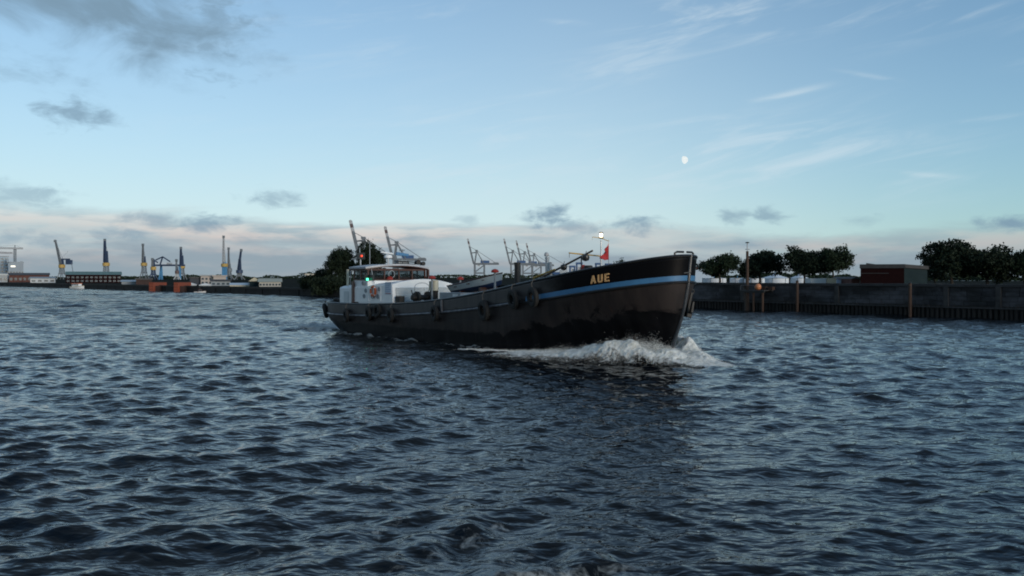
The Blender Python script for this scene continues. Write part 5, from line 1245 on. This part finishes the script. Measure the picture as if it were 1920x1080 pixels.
# ------------------------------------------------------------------ small craft
def launch(px, ywl, L, rz, hullm, topm, cabm, label, roof='orange', long_cab=True):
    D = CAMH * F / (ywl - HOR); p = at(px, ywl, D); g = empty('launch', (p.x, p.y, 0), rz, label, 'boat', 'small boats under the left shore')
    n = 16; V_ = []
    for i in range(n + 1):
        t = i / n; b = .17 * L * (1 - max(0, (t - .55) / .45) ** 2.2) * (.85 + .15 * min(1, t / .2)); zs = .16 * L * (.75 + .5 * max(0, t - .3))
        for sd in (-1, 1):
            for z, k in ((-.3, .7), (zs * .5, .93), (zs, 1)): V_.append((L * (t - .5), sd * max(b, .01) * k, z))
    Fc = [(i * 6 + s_ + k, i * 6 + 6 + s_ + k, i * 6 + 7 + s_ + k, i * 6 + 1 + s_ + k) for i in range(n) for s_ in (0, 3) for k in (0, 1)] + [(i * 6 + 2, i * 6 + 8, i * 6 + 11, i * 6 + 5) for i in range(n)] + [(0, 1, 4, 3), (1, 2, 5, 4)]
    MB().add(V_, Fc).build('hull', hullm, g, smooth=True)
    P = [(V_[i * 6 + 2][0], V_[i * 6 + 2][1], V_[i * 6 + 2][2]) for i in range(n + 1)] + [(V_[i * 6 + 5][0], V_[i * 6 + 5][1], V_[i * 6 + 5][2]) for i in range(n, -1, -1)]
    MB().tube(P, .02 * L, 6).build('gunwale', topm, g)
    x0, x1 = (-.36 * L, .18 * L) if long_cab else (-.12 * L, .15 * L); zb = .13 * L; hc = .17 * L
    MB().box(x0, x1, -.12 * L, .12 * L, zb, zb + hc).build('cabin', cabm, g, bevel=.02); MB().box(x0 - .04 * L, x1 + .03 * L, -.135 * L, .135 * L, zb + hc + .002, zb + hc + .035 * L).build('cabin_roof', roof, g)
    k = 4 if long_cab else 2
    for i in range(k):
        a = x0 + (x1 - x0) * (i + .15) / k; c = x0 + (x1 - x0) * (i + .85) / k
        for sd in (-1, 1): MB().box(a, c, sd * .121 * L - .004, sd * .121 * L + .004, zb + hc * .45, zb + hc * .88).build('window', 'pane', g)
    MB().tube([(x0 + .1 * L, 0, zb + hc), (x0 + .1 * L, 0, zb + hc + .22 * L)], .008 * L, 5).build('mast', 'cgrey', g)
launch(146, 541.5, 5.2, R(-20), 'white', 'cont_cream', 'white', 'white passenger launch with orange roof under the left shore', 'orange')
launch(375, 549.0, 2.6, R(15), 'white', 'wood', 'darkroof', 'small dark-topped motor boat in mid river before the white tents', 'brick2', False)
launch(612, 555.5, 2.3, R(200), 'white', 'red', 'cont_cream', 'tiny boat with red trim just behind the barge\'s stern', 'red', False)

# ------------------------------------------------------------------ the moon, its sunlit side
def moon():
    D = 12000; p = at(1282.5, 300, D); rad = 7.2 / F * D; V_ = []; n, m_ = 12, 32
    for i in range(n + 1):
        a = math.pi / 2 * i / n
        for k in range(m_): q = 2 * math.pi * k / m_; V_.append((math.sin(a) * math.cos(q) * rad, math.sin(a) * math.sin(q) * rad, math.cos(a) * rad))
    Fc = [(i * m_ + k, i * m_ + (k + 1) % m_, (i + 1) * m_ + (k + 1) % m_, (i + 1) * m_ + k) for i in range(n) for k in range(m_)]
    m = bpy.data.materials.new('moon'); m.use_nodes = True; t = m.node_tree; t.nodes.clear(); o_ = t.nodes.new('ShaderNodeOutputMaterial'); e = t.nodes.new('ShaderNodeEmission')
    tc = t.nodes.new('ShaderNodeTexCoord'); nn = noise(t, tc.outputs['Object'], .035, 3.0); t.links.new(mixc(t, nn.sm(.4, .62), (.90, .95, .93), (.74, .82, .84)), e.inputs[0]); t.links.new(e.outputs[0], o_.inputs[0])
    M['moon'] = m; o = MB().add(V_, Fc).build('moon', 'moon'); o.location = p; o.rotation_euler = Vector((SD.x, SD.y, SD.z - .05)).to_track_quat('Z', 'Y').to_euler()
    tag(o, 'small pale gibbous moon in the clear blue sky above the bow', 'moon')
moon()
